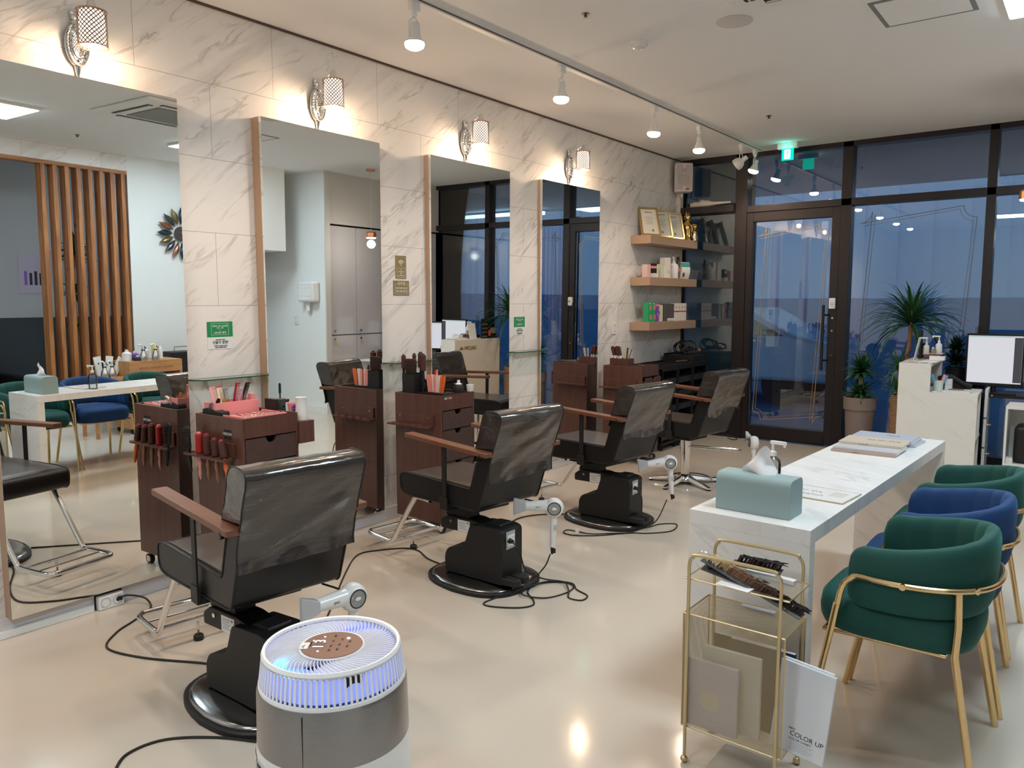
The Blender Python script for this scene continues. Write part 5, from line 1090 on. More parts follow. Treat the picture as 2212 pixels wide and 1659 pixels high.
# ---------------------------------------------------------------- velvet armchairs
def make_armchair(vel):
    t = thing('velvet_armchair', '', 'armchair')
    T0 = radians(118)
    def sect(tt):
        e = min(1, (T0-abs(tt))/radians(16)); e = sqrt(max(0, 1-(1-e)**2)); zt = .765-.055*min(1, abs(tt)/radians(95))**1.5; zb = .515-.01*min(1, abs(tt)/T0)
        zc, hh = (zt+zb)/2, (zt-zb)/2; hh *= .55+.45*e; return zc-(.02*(1-e)), hh, .026*(.45+.55*e)
    def center(tt):
        c, s = cos(tt), sin(tt); return Vector((.235*(abs(c)**.85)*(1 if c > 0 else -1), .243*(abs(s)**.80)*(1 if s > 0 else -1), 0))
    nu, nv = 96, 22
    def fn(u, v):
        tt = -T0+2*T0*u; zc, hh, th = sect(tt); a = 2*pi*v; d = .001; cc = center(tt); n = (center(tt+.01)-center(tt-.01)); n = Vector((n.y, -n.x, 0)).normalized()
        co, si = cos(a), sin(a); off = th*(abs(co)**.7)*(1 if co > 0 else -1); z = zc+hh*(abs(si)**.55)*(1 if si > 0 else -1)
        if co < 0 and abs(tt) < radians(100): off -= (.011*abs(sin(tt*8.5))**.6-.006)*min(1, -co*2)
        lean = .05*(z-.5)*max(0, cos(tt))
        p = cc+n*off; return (p.x+lean, p.y, z)
    m = MB(); vs = []; fs = []
    for j in range(nu+1):
        for i in range(nv): vs.append(fn(j/nu, i/nv))
    for j in range(nu):
        for i in range(nv): fs.append((j*nv+i, j*nv+(i+1) % nv, (j+1)*nv+(i+1) % nv, (j+1)*nv+i))
    fs += [tuple(range(nv)), tuple(range(nu*nv, (nu+1)*nv))[::-1]]; m.add(vs, fs).build('backrest', vel, t, angle=60)
    s = MB(); rings = []; n = 48
    for k, zz in ((.86, .392), (.96, .400), (1.0, .425), (1.01, .455), (.99, .49), (.92, .512), (.5, .525)):
        rings.append([(-.004+.243*k*(abs(cos(a))**.6)*(1 if cos(a) > 0 else -1), .236*k*(abs(sin(a))**.55)*(1 if sin(a) > 0 else -1), zz) for a in [2*pi*i/n for i in range(n)]])
    vs = [p for r in rings for p in r]; fs = []
    for i in range(len(rings)-1):
        for j in range(n): fs.append((i*n+j, i*n+(j+1) % n, (i+1)*n+(j+1) % n, (i+1)*n+j))
    fs += [tuple(range(n))[::-1], tuple(range((len(rings)-1)*n, len(rings)*n))]; s.add(vs, fs).build('seat', vel, t, angle=60)
    g = MB(); pts = []
    for k in range(-10, 11):
        tt = radians(10.6)*k; c = center(tt); n_ = (center(tt+.01)-center(tt-.01)); n_ = Vector((n_.y, -n_.x, 0)).normalized(); p = c+n_*.038; pts.append((p.x+.008*max(0, cos(tt)), p.y, .615))
    yl = abs(pts[0][1]); xl = pts[0][0]
    g.tube([(xl-.06, -yl, .50), (xl-.045, -yl, .575), (xl-.02, -yl, .605)]+pts+[(xl-.02, yl, .605), (xl-.045, yl, .575), (xl-.06, yl, .50)], .0095, 10, smooth=3); g.build('back_rail', M_gold, t)
    for s_ in (-1, 1):
        MB().cyl((xl-.06, s_*yl, .51), (-.245, s_*.235, .0), .0115, .0095, 12).build('leg', M_gold, t)
        tt = radians(48)*s_; c = center(tt); n_ = (center(tt+.01)-center(tt-.01)); n_ = Vector((n_.y, -n_.x, 0)).normalized(); p = c+n_*.038
        MB().tube([(p.x, p.y, .61), (p.x+.004, p.y, .50), (.190, s_*.212, .40), (.262, s_*.240, .0)], .0115, 12).build('leg', M_gold, t)
        for tt in (radians(82)*s_, radians(36)*s_):
            c = center(tt); n_ = (center(tt+.01)-center(tt-.01)); n_ = Vector((n_.y, -n_.x, 0)).normalized(); MB().cyl(c+n_*.024+Vector((0, 0, .615)), c+n_*.052+Vector((0, 0, .615)), .010, n=14).build('rail_button', M_gold, t)
    MB().tube([(-.20, -.215, .392), (.16, -.2, .392), (.16, .2, .392), (-.20, .215, .392)], .008, 8, True).build('seat_frame', M_gold, t)
    return t
ac = make_armchair(M_velvetg); ac.location = (3.375, 2.87, 0); ac.rotation_euler.z = -.03; ac['label'] = 'nearest green velvet armchair with gold legs, at the near end'; ac['group'] = 'velvet armchairs at the marble table'
o = make_armchair(M_velvetb); o.location = (3.38, 3.40, 0); o.rotation_euler.z = .04; o['label'] = 'blue velvet armchair with gold legs between the two green ones'; o['group'] = 'velvet armchairs at the marble table'
copy_tree(ac, None, (3.375, 3.98, 0), -.02, 'farthest green velvet armchair, partly behind the blue one')

# ---------------------------------------------------------------- gold magazine rack
RK = (3.005, 2.345)
rk = thing('magazine_rack', 'gold wire mesh magazine rack in front of the marble table', 'magazine rack', (RK[0], RK[1], 0), radians(-1))
a, b = .147, .105
for s, nm in ((-1, 'front'), (1, 'rear')):
    MB().tube([(-a, s*b*1.02, .02), (-a, s*b, .35), (-a, s*b*.95, .60), (-a, s*b*.95, .665), (-a+.012, s*b*.95, .69), (-a+.04, s*b*.95, .70), (a-.04, s*b*.95, .70), (a-.012, s*b*.95, .69), (a, s*b*.95, .665), (a, s*b*.95, .60), (a, s*b, .35), (a, s*b*1.02, .02)], .0055, 10, smooth=4).build('frame_hoop', M_goldm, rk)
for sx in (-1, 1):
    for s in (-1, 1): MB().sphere((sx*a, s*b*1.02, .012), .012, 12, 8).build('ball_foot', M_goldm, rk)
M_mesh = perforated('gold_mesh', (.50, .42, .27), .0052, .37, .45, .8)
A, B_, Z1, Z2 = .163, .098, .12, .50
def meshbox(name, quads, parent, nrm=None):
    m = MB(); 
    for q in quads: m.add(q, [(0, 1, 2, 3)])
    o_ = m.build(name, M_mesh, parent, merge=False, normals=False); uvbox(o_); return o_
meshbox('front_mesh', [[(-A, -B_, Z1), (A, -B_, Z1), (A, -B_, Z2), (-A, -B_, Z2)]], rk); meshbox('rear_mesh', [[(-A, B_, Z1), (A, B_, Z1), (A, B_, Z2), (-A, B_, Z2)]], rk)
meshbox('side_mesh', [[(-A, -B_, Z1), (-A, B_, Z1), (-A, B_, Z2), (-A, -B_, Z2)]], rk); meshbox('bottom_mesh', [[(-A, -B_, Z1), (A, -B_, Z1), (A, B_, Z1), (-A, B_, Z1)]], rk); meshbox('top_mesh', [[(-A, -B_, Z2), (A, -B_, Z2), (A, B_, Z2), (-A, B_, Z2)]], rk)
meshbox('upper_shelf', [[(-A, -B_*.95, .615), (A*1.05, -B_*.95, .615), (A*1.05, B_*.95, .615), (-A, B_*.95, .615)]], rk)
q = MB()
for zz in (Z1, Z2):
    q.tube([(-A, -B_, zz), (A, -B_, zz), (A, B_, zz), (-A, B_, zz)], .003, 6, True)
for x in (-A, A):
    for y in (-B_, B_): q.tube([(x, y, Z1), (x, y, Z2)], .003, 6)
q.tube([(-A, -B_*.95, .615), (A*1.05, -B_*.95, .615), (A*1.05, B_*.95, .615), (-A, B_*.95, .615)], .003, 6, True); q.build('edge_wire', M_goldm, rk)
def rloc(x, y, z): return (RK[0]+x, RK[1]+y, z)
t = thing('colour_chart', 'white colour chart folder leaning out of the rack, lettered COLOR UP', 'folder', rloc(.105, -.03, .125), radians(-3)); t.rotation_euler = (radians(-4), radians(5), radians(-3))
MB().box(0, .165, -.012, .0, .0, .28).build('cover', pm('cool_white_card', (.70, .73, .80), .45), t, bevel=.001); MB().box(.002, .155, .0005, .012, .004, .283).build('pages', M_paper, t)
text('COLOR UP', .0205, M_ink, t, TR(.108, -.0123, .062) @ FACE_NY @ RZ(-.03), ext=.0003); text('NEW', .009, M_ink, t, TR(.062, -.0123, .078) @ FACE_NY, ext=.0003); text('COLOR CHART', .0095, M_ink, t, TR(.090, -.0123, .047) @ FACE_NY, ext=.0003)
for k in range(6): MB().box(.060, .132-.006*(k % 3), -.0125, -.0121, .038-.005*k, .0386-.005*k).build('print_line', GP, t)
for x, y, w, h, m, rz, l in ((-.075, -.078, .18, .225, pm('lilac_book', (.62, .60, .74), .4), 0, 'lilac swirl-covered book at the front of the rack'), (-.02, -.045, .19, .265, pm('grey_white_book', (.72, .70, .67), .5), .02, 'pale grey folder in the middle of the rack'), (.0, .055, .24, .27, M_black, 0, 'black folder behind the white folders in the rack'), (.055, .02, .21, .282, pm('navy_book', (.02, .035, .09), .4), 0, 'navy book behind the colour chart in the rack')):
    t = thing('book', l, 'book', rloc(x-w*.0, y, .125), rz, 'books standing in the gold rack'); MB().box(-w/2, w/2, -.007, .007, 0, h).build('cover', m, t, bevel=.001); MB().box(-w/2+.003, w/2-.002, -.0055, .0055, h, h+.0008).build('pages', M_paper, t)
    if 'lilac' in l:
        q = MB()
        for k, r_ in enumerate((.028, .042, .056, .07)): q.tube([(.0+r_*cos(.5*k+c*.2), -.0072, .10+r_*sin(.5*k+c*.2)) for c in range(20)], .0012, 4)
        q.build('swirl', pm('pale_lilac', (.6, .58, .66), .5), t); MB().cyl((0, -.0078, .10), (0, -.0071, .10), .034, n=18).build('swirl_centre', pm('pale_cream', (.72, .70, .58), .5), t)
# swatch strips with hair tufts on the upper shelf
def swatch(x, y, z, rz, label, cols, L_=.30, w=.03, ry=0):
    t = thing('hair_swatch_strip', label, 'hair swatches', rloc(x, y, z), rz, 'hair swatch strips on the rack'); t.rotation_euler = (radians(18), ry, rz)
    MB().box(0, L_, -w/2, w/2, 0, .003).build('strip', pm('graphite_card', (.07, .07, .075), .35), t)
    for k in range(9): MB().cyl((.02+L_*k/10, w*.32-w*.6, .003), (.02+L_*k/10, w*.32-w*.6, .004), .0022, n=8).build('rivet', M_chrome, t)
    n = len(cols); rr = random.Random(5)
    for k, c in enumerate(cols):
        h = MB(); x0 = .012+(L_-.02)*k/n
        for j in range(34):
            sx = x0+rr.uniform(0, (L_-.02)/n); sy = rr.uniform(-.002, .012); h.tube([(sx, sy, .003), (sx+.009, sy+.010, .018+rr.uniform(0, .008)), (sx+.026+rr.uniform(-.004, .004), sy+.016, .012+rr.uniform(0, .008))], [.0032, .0026, .0012], 5)
        o_ = h.build('hair_tuft', pm('tuft_%d' % int(c[0]*997), c, .7), t); o_['kind'] = 'stuff'
    return t
DK = (.018, .010, .009); BR_ = (.09, .04, .025); BL = (.62, .50, .32); MD = (.22, .12, .065); GR = (.12, .13, .13)
swatch(-.135, -.02, .665, -.22, 'long hair swatch strip fading from blond to dark brown', [BL, (.36, .25, .14), MD, (.16, .08, .045), BR_, (.05, .022, .016), DK, (.014, .008, .008)], .36, ry=radians(14)) 
swatch(-.13, -.03, .640, -.10, 'short hair swatch strip with grey tufts under the long one', [DK, (.02, .011, .01), GR, (.2, .21, .2)], .20, ry=radians(7)); swatch(-.06, .045, .650, -.02, 'dark hair swatch strip at the back of the shelf', [DK, (.022, .012, .012)], .16)
tag(MB().tube([(.03*cos(a_), 0, .03*sin(a_)) for a_ in [2*pi*i/24 for i in range(24)]], .0012, 5, True).build('metal_ring', M_chrome, loc=rloc(-.128, -.035, .665)), 'thin metal ring holding the swatch strips', 'ring')
tag(MB().box(-.055, .055, -.025, .025, 0, .001).build('business_card', M_paper, loc=rloc(-.005, -.075, .619), rz=-.12), 'white business card on the rack top shelf', 'card'); tag(MB().box(-.08, .08, -.012, .012, 0, .012).build('white_booklet', M_paper, loc=rloc(.06, .06, .619), rz=-.12), 'narrow white booklet at the back of the rack shelf', 'booklet')
tag(MB().box(-.055, .055, -.012, .012, 0, .002).build('paper_slip', pm('lilac_paper', (.6, .6, .7), .6), loc=rloc(.02, .07, .503)), 'pale paper slip on the mesh box of the rack', 'paper')

# ---------------------------------------------------------------- reception desk
RZD = radians(2.4); RO = (2.542, 7.05)
def rl(x, y, z): return (RO[0]+x*cos(RZD)-y*sin(RZD), RO[1]+x*sin(RZD)+y*cos(RZD), z)
M_rec = marble('cream_marble_laminate', (.78, .77, .74), (.46, .44, .42), .3, 1.2, .35, plane='xz', ang=35); M_recs = marble('cream_marble_warm_lit', (.72, .67, .60), (.42, .38, .34), .4, 1.2, .35, plane='yz', ang=35)  # front panel copy is warmer: reflected warm light put into its colour
rd = thing('reception_desk', 'white marble reception desk with raised counter and gold letters', 'reception desk', (RO[0], RO[1], 0), RZD)
MB().box(0, .235, 0, .03, 0, .99).box(.235, .575, 0, .03, 0, .757).build('end_panel', M_rec, rd, merge=False)
MB().box(0, .03, .0301, .83, 0, .99).build('front_panel', M_recs, rd); MB().box(.0301, .235, .0301, .83, .962, .99).build('counter_top', M_rec, rd, bevel=.001)
MB().box(.0301, .575, .0301, .50, .732, .757).build('desktop', M_rec, rd, bevel=.001); MB().box(.0301, .575, .0301, .50, .36, .38).build('inner_shelf', M_rec, rd); MB().box(.0301, .575, .36, .385, 0, .731).build('divider', M_rec, rd); MB().box(.0301, .235, .80, .83, .757, .961).build('inner_panel', M_rec, rd)
text('SALON de', .066, pm('gold_letters', (.55, .30, .06), .3, .8), rd, TR(-.0006, .235, .885) @ FACE_NX, ext=.004, align='CENTER')
for k, z in enumerate((.53, .28, .03)):
    d = MB(TR(.60, .05, 0)).box(0, .022, .35, .72, z, z+.235).build('drawer_front', M_wm, rd, bevel=.002) 
    MB(TR(.60, .05, 0)).sphere((.042, .50, z+.17), .011, 12, 8).cyl((.022, .50, z+.17), (.036, .50, z+.17), .005, n=8).build('knob', pm('copper_knob', (.80, .48, .30), .3, 1), d)
tag(MB().box(0, .13, 0, .30, 0, .010).build('keyboard_tray', M_wm, loc=rl(.13, .12, .9905), rz=RZD-.08, bevel=.002), 'flat white board lying on the near end of the reception counter', 'tray')
t = thing('card_terminal', 'white box device lying on the white board of the counter', 'device', rl(.19, .26, 1.0015), RZD); MB().box(0, .115, 0, .08, 0, .036).build('case', M_wp, t, bevel=.003); MB().box(.08, .105, .01, .07, .036, .038).build('display', M_ink, t)
tag(MB().box(0, .07, 0, .06, 0, .0015).build('leaflet', pm('purple_grey_leaflet', (.35, .32, .40), .5), loc=rl(.06, .04, .9905), rz=.1), 'greyish leaflet on the near corner of the counter', 'leaflet'); tag(MB().box(0, .055, 0, .05, 0, .0015).build('leaflet', pm('green_leaflet', (.10, .32, .16), .5), loc=rl(.15, .045, .9905), rz=.1), 'green leaflet on the near corner of the counter', 'leaflet')
t = thing('plastic_basket', 'see-through basket with magenta sweets on the reception counter', 'basket', rl(.20, .45, .9905), RZD)
MB().add([(-.06, -.055, .0), (.06, -.055, 0), (.06, .055, 0), (-.06, .055, 0), (-.075, -.07, .058), (.075, -.07, .058), (.075, .07, .058), (-.075, .07, .058)], [(0, 3, 2, 1), (0, 1, 5, 4), (1, 2, 6, 5), (2, 3, 7, 6), (3, 0, 4, 7)]).build('basket_body', glass('basket_plastic', (.8, .6, .66), .08), t)
q = MB(); rr = random.Random(11)
for i in range(40): q.sphere((rr.uniform(-.055, .055), rr.uniform(-.05, .05), rr.uniform(.008, .045)), (.012, .008, .008), 8, 5)
o_ = q.build('sweets', pm('magenta_foil', (.35, .02, .10), .25, .5), t); o_['kind'] = 'stuff'; MB().tube([(-.075, -.07, .058), (.075, -.07, .058), (.075, .07, .058), (-.075, .07, .058)], .003, 6, True).build('rim', pm('clear_rim', (.6, .5, .45), .3), t)
pump_bottle(rl(.145, .43, 1.04), 'left white pump bottle standing in the basket on the counter', r=.023, h=.085, rz=2.9, group='pump bottles in the counter basket', lab=MATS['pale_cream'] if 'pale_cream' in MATS else None)
pump_bottle(rl(.235, .47, 1.04), 'taller white pump bottle standing in the basket on the counter', r=.026, h=.10, rz=2.9, group='pump bottles in the counter basket'); t = thing('perfume_bottle', 'small yellow-clear bottle between the two pump bottles', 'bottle', rl(.195, .44, 1.04)); MB().cyl((0, 0, 0), (0, 0, .05), .018, n=18).build('glass_body', glass('yellow_bottle', (.9, .88, .6), .06, body=(.6, .6, .3), bodyf=.4), t); MB().cyl((0, 0, .05), (0, 0, .065), .009, n=14).build('cap', M_wp, t)
tag(MB().box(0, .004, 0, .13, 0, .20).build('standing_card', M_paper, loc=rl(.06, .33, .9905), rz=RZD), 'white standing card with a portrait print, seen in the third mirror', 'card').rotation_euler = (0, .18, RZD)
t = thing('price_display', 'tall black product display board on the counter', 'display', rl(.07, .56, .9905), RZD); MB().box(0, .015, 0, .115, 0, .25).build('board', M_black, t)
for k in range(4):
    for j in range(2): MB().box(-.0012, -.0002, .010+.052*j, .054+.052*j, .02+.052*k, .028+.052*k).build('label_strip', pm('bronze_label', (.45, .32, .22), .4), t)
t = thing('bottle_stand', 'black stand of coloured sample bottles at the far end of the counter', 'display', rl(.05, .68, .9905), RZD); MB().box(.02, .05, 0, .15, 0, .13).box(0, .06, 0, .15, 0, .02).build('stand', M_black, t)
for j, m in enumerate((M_org, pm('rose_bottle', (.5, .15, .2), .4), pm('sage_bottle', (.2, .35, .28), .4), pm('olive_bottle', (.18, .22, .10), .4))): MB().box(.004, .018, .005+.036*j, .033+.036*j, .03+.03*(j > 0), .095+.03*(j > 0)).box(.006, .016, .013+.036*j, .025+.036*j, .095+.03*(j > 0), .108+.03*(j > 0)).build('sample_bottle', m, t)
# things on the low desk
t = thing('pen_cup', 'white cup holding blue clips on the reception desk', 'cup', rl(.285, .10, .7575)); MB().lathe([(0, 0), (.036, 0), (.038, .09), (.035, .09), (.033, .005)], 24).build('cup_body', pm('pale_mint', (.62, .72, .68), .5), t)
for x, y, ry, m, l in ((.272, .10, -.3, pm('sky_blue_plastic', (.12, .45, .70), .4), 'blue clip leaning left in the white cup'), (.295, .11, .45, MATS['sky_blue_plastic'], 'blue clip leaning right in the white cup'), (.30, .09, .25, M_pink, 'pink clip in the white cup')): clip(rl(x, y, .785), (0, ry, 0), m, l, 'clips in the white cup', .12)
t = thing('desk_phone', 'black desk telephone on the reception desk', 'telephone', rl(.37, .33, .7575), RZD+.35)
MB().prism(rounded([(-.10, 0), (.12, 0), (.12, .022), (.09, .03), (-.06, .115), (-.10, .105)], .01), -.075, .075).build('base', M_plastic, t, bevel=.004); MB().tube([(-.085, -.095, .125), (-.03, -.095, .110), (.06, -.095, .055), (.11, -.095, .035)], [.020, .014, .014, .020], 12, smooth=4).build('handset', pm('glossy_black', (.02, .02, .022), .15), t)
MB(RY(.5)).box(-.05, .06, -.05, .06, .045, .05).build('keypad', pm('grey_keys', (.22, .22, .24), .4), t)
for k, (x, y, w, d, m, l) in enumerate(((.315, .05, .20, .14, M_paper, 'stack of papers on the near edge of the reception desk'), (.33, .075, .19, .13, pm('pale_blue_paper', (.62, .70, .76), .6), 'upper sheet pile on the papers of the reception desk'))): tag(MB().box(0, w, 0, d, 0, .009).build('paper_stack', m, loc=rl(x, y, .7575+.0095*k), rz=RZD+.04), l, 'papers')
tag(MB().cyl((0, 0, 0), (.11, .02, 0), .005, n=8).build('red_pen', M_red, loc=rl(.36, .10, .7815)), 'red pen on the papers of the reception desk', 'pen'); tag(MB().box(0, .035, 0, .03, 0, .008).build('eraser', M_wm, loc=rl(.25, .025, .7575)), 'small white eraser on the near edge of the desk', 'eraser')
t = thing('drawer_box', 'small white drawer box beside the white cup on the desk', 'box', rl(.325, .16, .7575), RZD); MB().box(0, .05, 0, .10, 0, .10).build('case', M_wm, t, bevel=.002)
for k in range(2): MB().box(.0, .048, -.003, 0, .01+.045*k, .05+.045*k).build('drawer', M_wp, t, bevel=.001)
# side desk with monitors
sd = thing('side_desk', 'dark return desk carrying the monitors behind the reception', 'desk', (2.93, 7.62, 0)); MB().box(.0, .95, 0, .42, .685, .71).build('desktop', M_black, sd); MB().box(0, .02, 0, .42, 0, .684).box(.93, .95, 0, .42, 0, .684).build('side_panel', M_wm, sd)
def monitor(x, y, z, w, h, rz, label):
    t = thing('monitor', label, 'monitor', (x, y, z), rz, 'computer monitors at the reception')
    MB().box(-w/2, w/2, -.015, .02, .06, .06+h).build('housing', pm('monitor_black', (.010, .010, .011), .3), t, bevel=.006); MB().box(-w/2+.016, w/2-.016, -.0158, -.0150, .06+.03, .06+h-.018).build('screen', em('screen_glow', (.82, .82, .88), .62), t)
    MB().box(w/2-.075, w/2-.0165, -.0166, -.0159, .10, .06+h-.03).build('sidebar', em('screen_dark', (.10, .10, .11), .5), t); MB().box(-w/2+.018, w/2-.08, -.0166, -.0159, .06+h-.030, .06+h-.022).build('toolbar', em('screen_green', (.45, .65, .6), .6), t)
    MB().cyl((0, .02, .012), (0, .025, .10), .02, n=14).box(-.11, .11, -.07, .09, 0, .012).build('stand', M_plastic, t, bevel=.003); return t
monitor(3.155, 7.60+.12, .711, .43, .45, -.05, 'computer monitor with a bright screen on the reception desk'); monitor(3.60, 7.86, .711, .42, .40, -.35, 'second monitor cut by the right edge of the photo')
t = thing('keyboard', 'black keyboard below the monitor on the return desk', 'keyboard', (3.13, 7.655, .711)); MB().box(-.18, .20, -.03, .03, 0, .016).build('base', M_plastic, t, bevel=.003)
wc = thing('white_shelf_unit', 'white open shelf unit at the right edge, holding black things', 'shelf unit', (3.31, 7.06, 0)); MB().box(0, .5, 0, .02, .0, .02) ; MB().box(0, .015, 0, .34, 0, .684).box(.485, .5, 0, .34, 0, .684).box(.015, .485, 0, .34, .664, .684).box(.015, .485, 0, .34, .22, .235).box(.015, .485, 0, .34, 0, .015).box(.015, .485, .325, .34, .015, .664).build('carcass', M_wm, wc)
tag(MB().box(0, .13, 0, .2, 0, .30).build('black_bag', M_black, loc=(3.37, 7.10, .236), bevel=.04, seg=4), 'black bag inside the white shelf unit at the right edge', 'bag'); 
for k in range(4): tag(MB().box(0, .07, 0, .10, 0, .012).build('paper_packet', M_paper, loc=(3.33, 7.065, .30+.03*k)) if False else MB().box(0, .045, 0, .10, 0, .010).build('paper_packet', M_paper, loc=(3.328, 7.07, .236+.0105*k), rz=.02*k), f'{("lowest", "second", "third", "topmost")[k]} white packet in the shelf unit at the right edge', 'packet', 'packets in the white shelf unit')
tag(MB().cyl((0, 0, 0), (0, 0, .11), .028, n=20).build('diffuser_bottle', M_black, loc=rl(.09, .79-.0, .9905)), 'small black diffuser bottle at the far end of the counter', 'bottle') if False else None
t = thing('reed_diffuser', 'thin black reeds in a dark bottle left of the monitor', 'diffuser', (2.99, 8.0, .711)); MB().cyl((0, 0, 0), (0, 0, .30), .03, n=18).build('bottle', M_black, t)
for k in range(5): MB().cyl((0, 0, .28), (.02*sin(k*2.), .02*cos(k*2.), .56), .0022, n=5).build('reed', M_black, t)

# ---------------------------------------------------------------- plants
M_leaf = pm('dark_leaf', (.022, .085, .028), .38, bump=(30, .2, .002)); M_leaf2 = pm('fresh_leaf', (.05, .16, .035), .4); M_bark = pm('tan_bark', (.33, .18, .10), .8, bump=(35, .8, .006))
def blade(m, o, az, el, L_, w, droop, n=9, tw=0):
    o = Vector(o); d = Vector((cos(az)*cos(el), sin(az)*cos(el), sin(el))); side = Vector((-sin(az), cos(az), 0)); p = o.copy(); vs = []; st = L_/n
    for i in range(n+1):
        u = i/n; ww = w*(.35+.65*min(1, u*4))*(1-u**2.2)+.0004; up = side.cross(d).normalized()
        vs += [p-side*ww-up*ww*.0, p-up*ww*.45, p+side*ww]
        p = p+d*st; d = (d+Vector((0, 0, -1))*droop*(.4+u)/n*1.8).normalized()
    fs = []
    for i in range(n):
        a = i*3; fs += [(a, a+1, a+4, a+3), (a+1, a+2, a+5, a+4)]
    m.add(vs, fs)
def tuft(parent, name, o, n, L_, w, mat, seed, el=(.1, 1.3), droop=1., cone=1.):
    r = random.Random(seed); m = MB()
    for i in range(n):
        e = el[0]+(el[1]-el[0])*(i/n)**.8; blade(m, (o[0], o[1], o[2]+.02*i/n), i*2.399+r.uniform(-.3, .3), e+r.uniform(-.12, .12), L_*r.uniform(.75, 1.15), w*r.uniform(.8, 1.15), droop*r.uniform(.7, 1.3)*(1.15-.4*i/n))
    return m.build(name, mat, parent, normals=False, merge=False, angle=80)
t = thing('potted_dracaena', 'two-tiered bushy dracaena in a tall grey pot beside the door', 'potted plant', (2.045, 7.95, 0))
MB().lathe([(0, 0), (.105, 0), (.108, .01), (.132, .455), (.146, .458), (.150, .575), (.143, .578), (.136, .55), (0, .55)], 40).build('pot', pm('warm_grey_pot', (.215, .175, .16), .6), t); MB().lathe([(0, .552), (.134, .552)], 30).build('soil', pm('soil', (.03, .02, .015), .9), t)
MB().tube([(0, 0, .55), (.012, .0, .70), (-.006, .01, .82)], .011, 8, smooth=3).tube([(-.02, .01, .55), (-.03, .02, .62)], .010, 8).build('stem', M_bark, t)
tuft(t, 'foliage', (0, .0, .585), 60, .19, .019, M_leaf, 1, (.0, 1.25), .8); tuft(t, 'foliage', (0, .01, .80), 80, .20, .021, M_leaf, 2, (-.2, 1.35), .7)
t = thing('potted_palm', 'tall yucca palm with a bare trunk in a woven pot by the counter', 'potted plant', (2.415, 8.06, 0))
q = MB()
for k in range(34): q.tube([(.118*cos(a), .118*sin(a), .012+.018*k) for a in [2*pi*i/28 for i in range(28)]], .0085, 6, True)
q.build('woven_pot', pm('woven_beige', (.46, .30, .19), .8), t); MB().lathe([(.0, .004), (.112, .004), (.112, .60), (0, .56)], 28).build('pot_liner', pm('brown_liner', (.14, .08, .05), .8), t)
MB().tube([(.03, 0, .56), (.018, 0, .80), (.0, -.0, .95), (.022, -.02, 1.10), (.028, -.03, 1.30)], .019, 10, smooth=4).build('trunk', M_bark, t)
r = random.Random(5); m = MB()
for i in range(84):
    u = i/84; blade(m, (.028, -.03, 1.27+.05*u), i*2.399+r.uniform(-.3, .3), .0+1.35*u+r.uniform(-.12, .12), .60*r.uniform(.8, 1.12)*(1-.28*u), .0145*r.uniform(.8, 1.2), 1.0*r.uniform(.75, 1.25)*(1.1-.1*u), 14)
m.build('crown', M_leaf, t, normals=False, merge=False, angle=80); tuft(t, 'young_leaves', (.028, -.03, 1.33), 12, .24, .010, M_leaf2, 8, (.8, 1.5), .5)
tuft(t, 'foliage', (-.06, -.02, .64), 34, .25, .010, M_leaf2, 9, (.1, 1.3), 1.2); tuft(t, 'foliage', (-.06, -.02, .84), 34, .25, .010, M_leaf2, 10, (.0, 1.3), 1.2); MB().tube([(-.06, -.02, .56), (-.06, -.02, .85)], .008, 8).build('stem', M_bark, t)
t = thing('dark_plant', 'small dark bushy plant between the pump bottles and the monitor', 'potted plant', (2.80, 8.02, .711) if False else (2.82, 8.08, .0)); MB().lathe([(0, 0), (.07, 0), (.08, .9), (.07, .9), (0, .88)], 24).build('pot', M_black, t); tuft(t, 'foliage', (0, 0, .92), 60, .17, .020, pm('blackish_leaf', (.012, .03, .018), .5), 12, (-.1, 1.5), .5); tuft(t, 'foliage', (.0, 0, 1.05), 40, .14, .02, MATS['blackish_leaf'], 13, (.0, 1.5), .5)

# ---------------------------------------------------------------- what the mirrors show: closet, alcove, slatted screen
M_gloss = pm('glossy_grey_door', (.58, .57, .60), .12, coat=.5)
t = thing('closet', 'glossy grey built-in closet with small key locks, seen in the second mirror', 'closet', (3.95, 6.681, 0))
MB().box(.02, .5, 0, 1.52, 0, 2.40).build('carcass', pm('closet_gap', (.08, .08, .085), .6), t)
for k in range(3):
    y0, y1 = .004+.46*k, (.456+.46*k if k < 2 else 1.515)
    for z0, z1, zk in ((.06, 1.0, .955), (1.012, 2.395, 1.06)):
        d = MB().box(.0, .019, y0, y1, z0, z1).build('door', M_gloss, t, bevel=.001); MB().cyl((0, y0+.06, zk), (-.018, y0+.06, zk), .012, .014, 16).build('knob', M_chrome, d)
        if (k, zk) in ((0, .955), (1, .955), (1, 1.06)): MB().box(-.022, -.020, y0+.065, y0+.085, zk-.075, zk-.04).build('key_tag', pm('yellow_tag', (.6, .5, .05), .5) if zk < 1 else MATS['sky_blue_plastic'], d)
t = thing('towel_dispenser', 'white wave-patterned paper towel dispenser on the alcove wall', 'dispenser', (4.20, 6.598, 1.43))
MB().box(-.16, .13, -.13, 0, 0, .26).build('case', M_wp, t, bevel=.03, seg=4); q = MB()
for k in range(9): q.tube([(-.15+.27*j/12, -.131, .03+.025*k+.005*sin(j*.8+k)) for j in range(13)], .003, 5)
q.build('wave_relief', M_wm, t); MB().grid(lambda u, v: (-.02+.08*u, -.06+.01*sin(u*6+v*3), -.12*v+.005), 8, 8).build('paper_sheet', M_paper, t, normals=False)
outlet((4.50, 6.598, 1.19), 'white outlet on the alcove wall below the towel dispenser', F=-pi/2)
t = thing('slatted_screen', 'stained pine slatted partition seen in the nearest mirror', 'partition', (5.0, 3.2, .26))
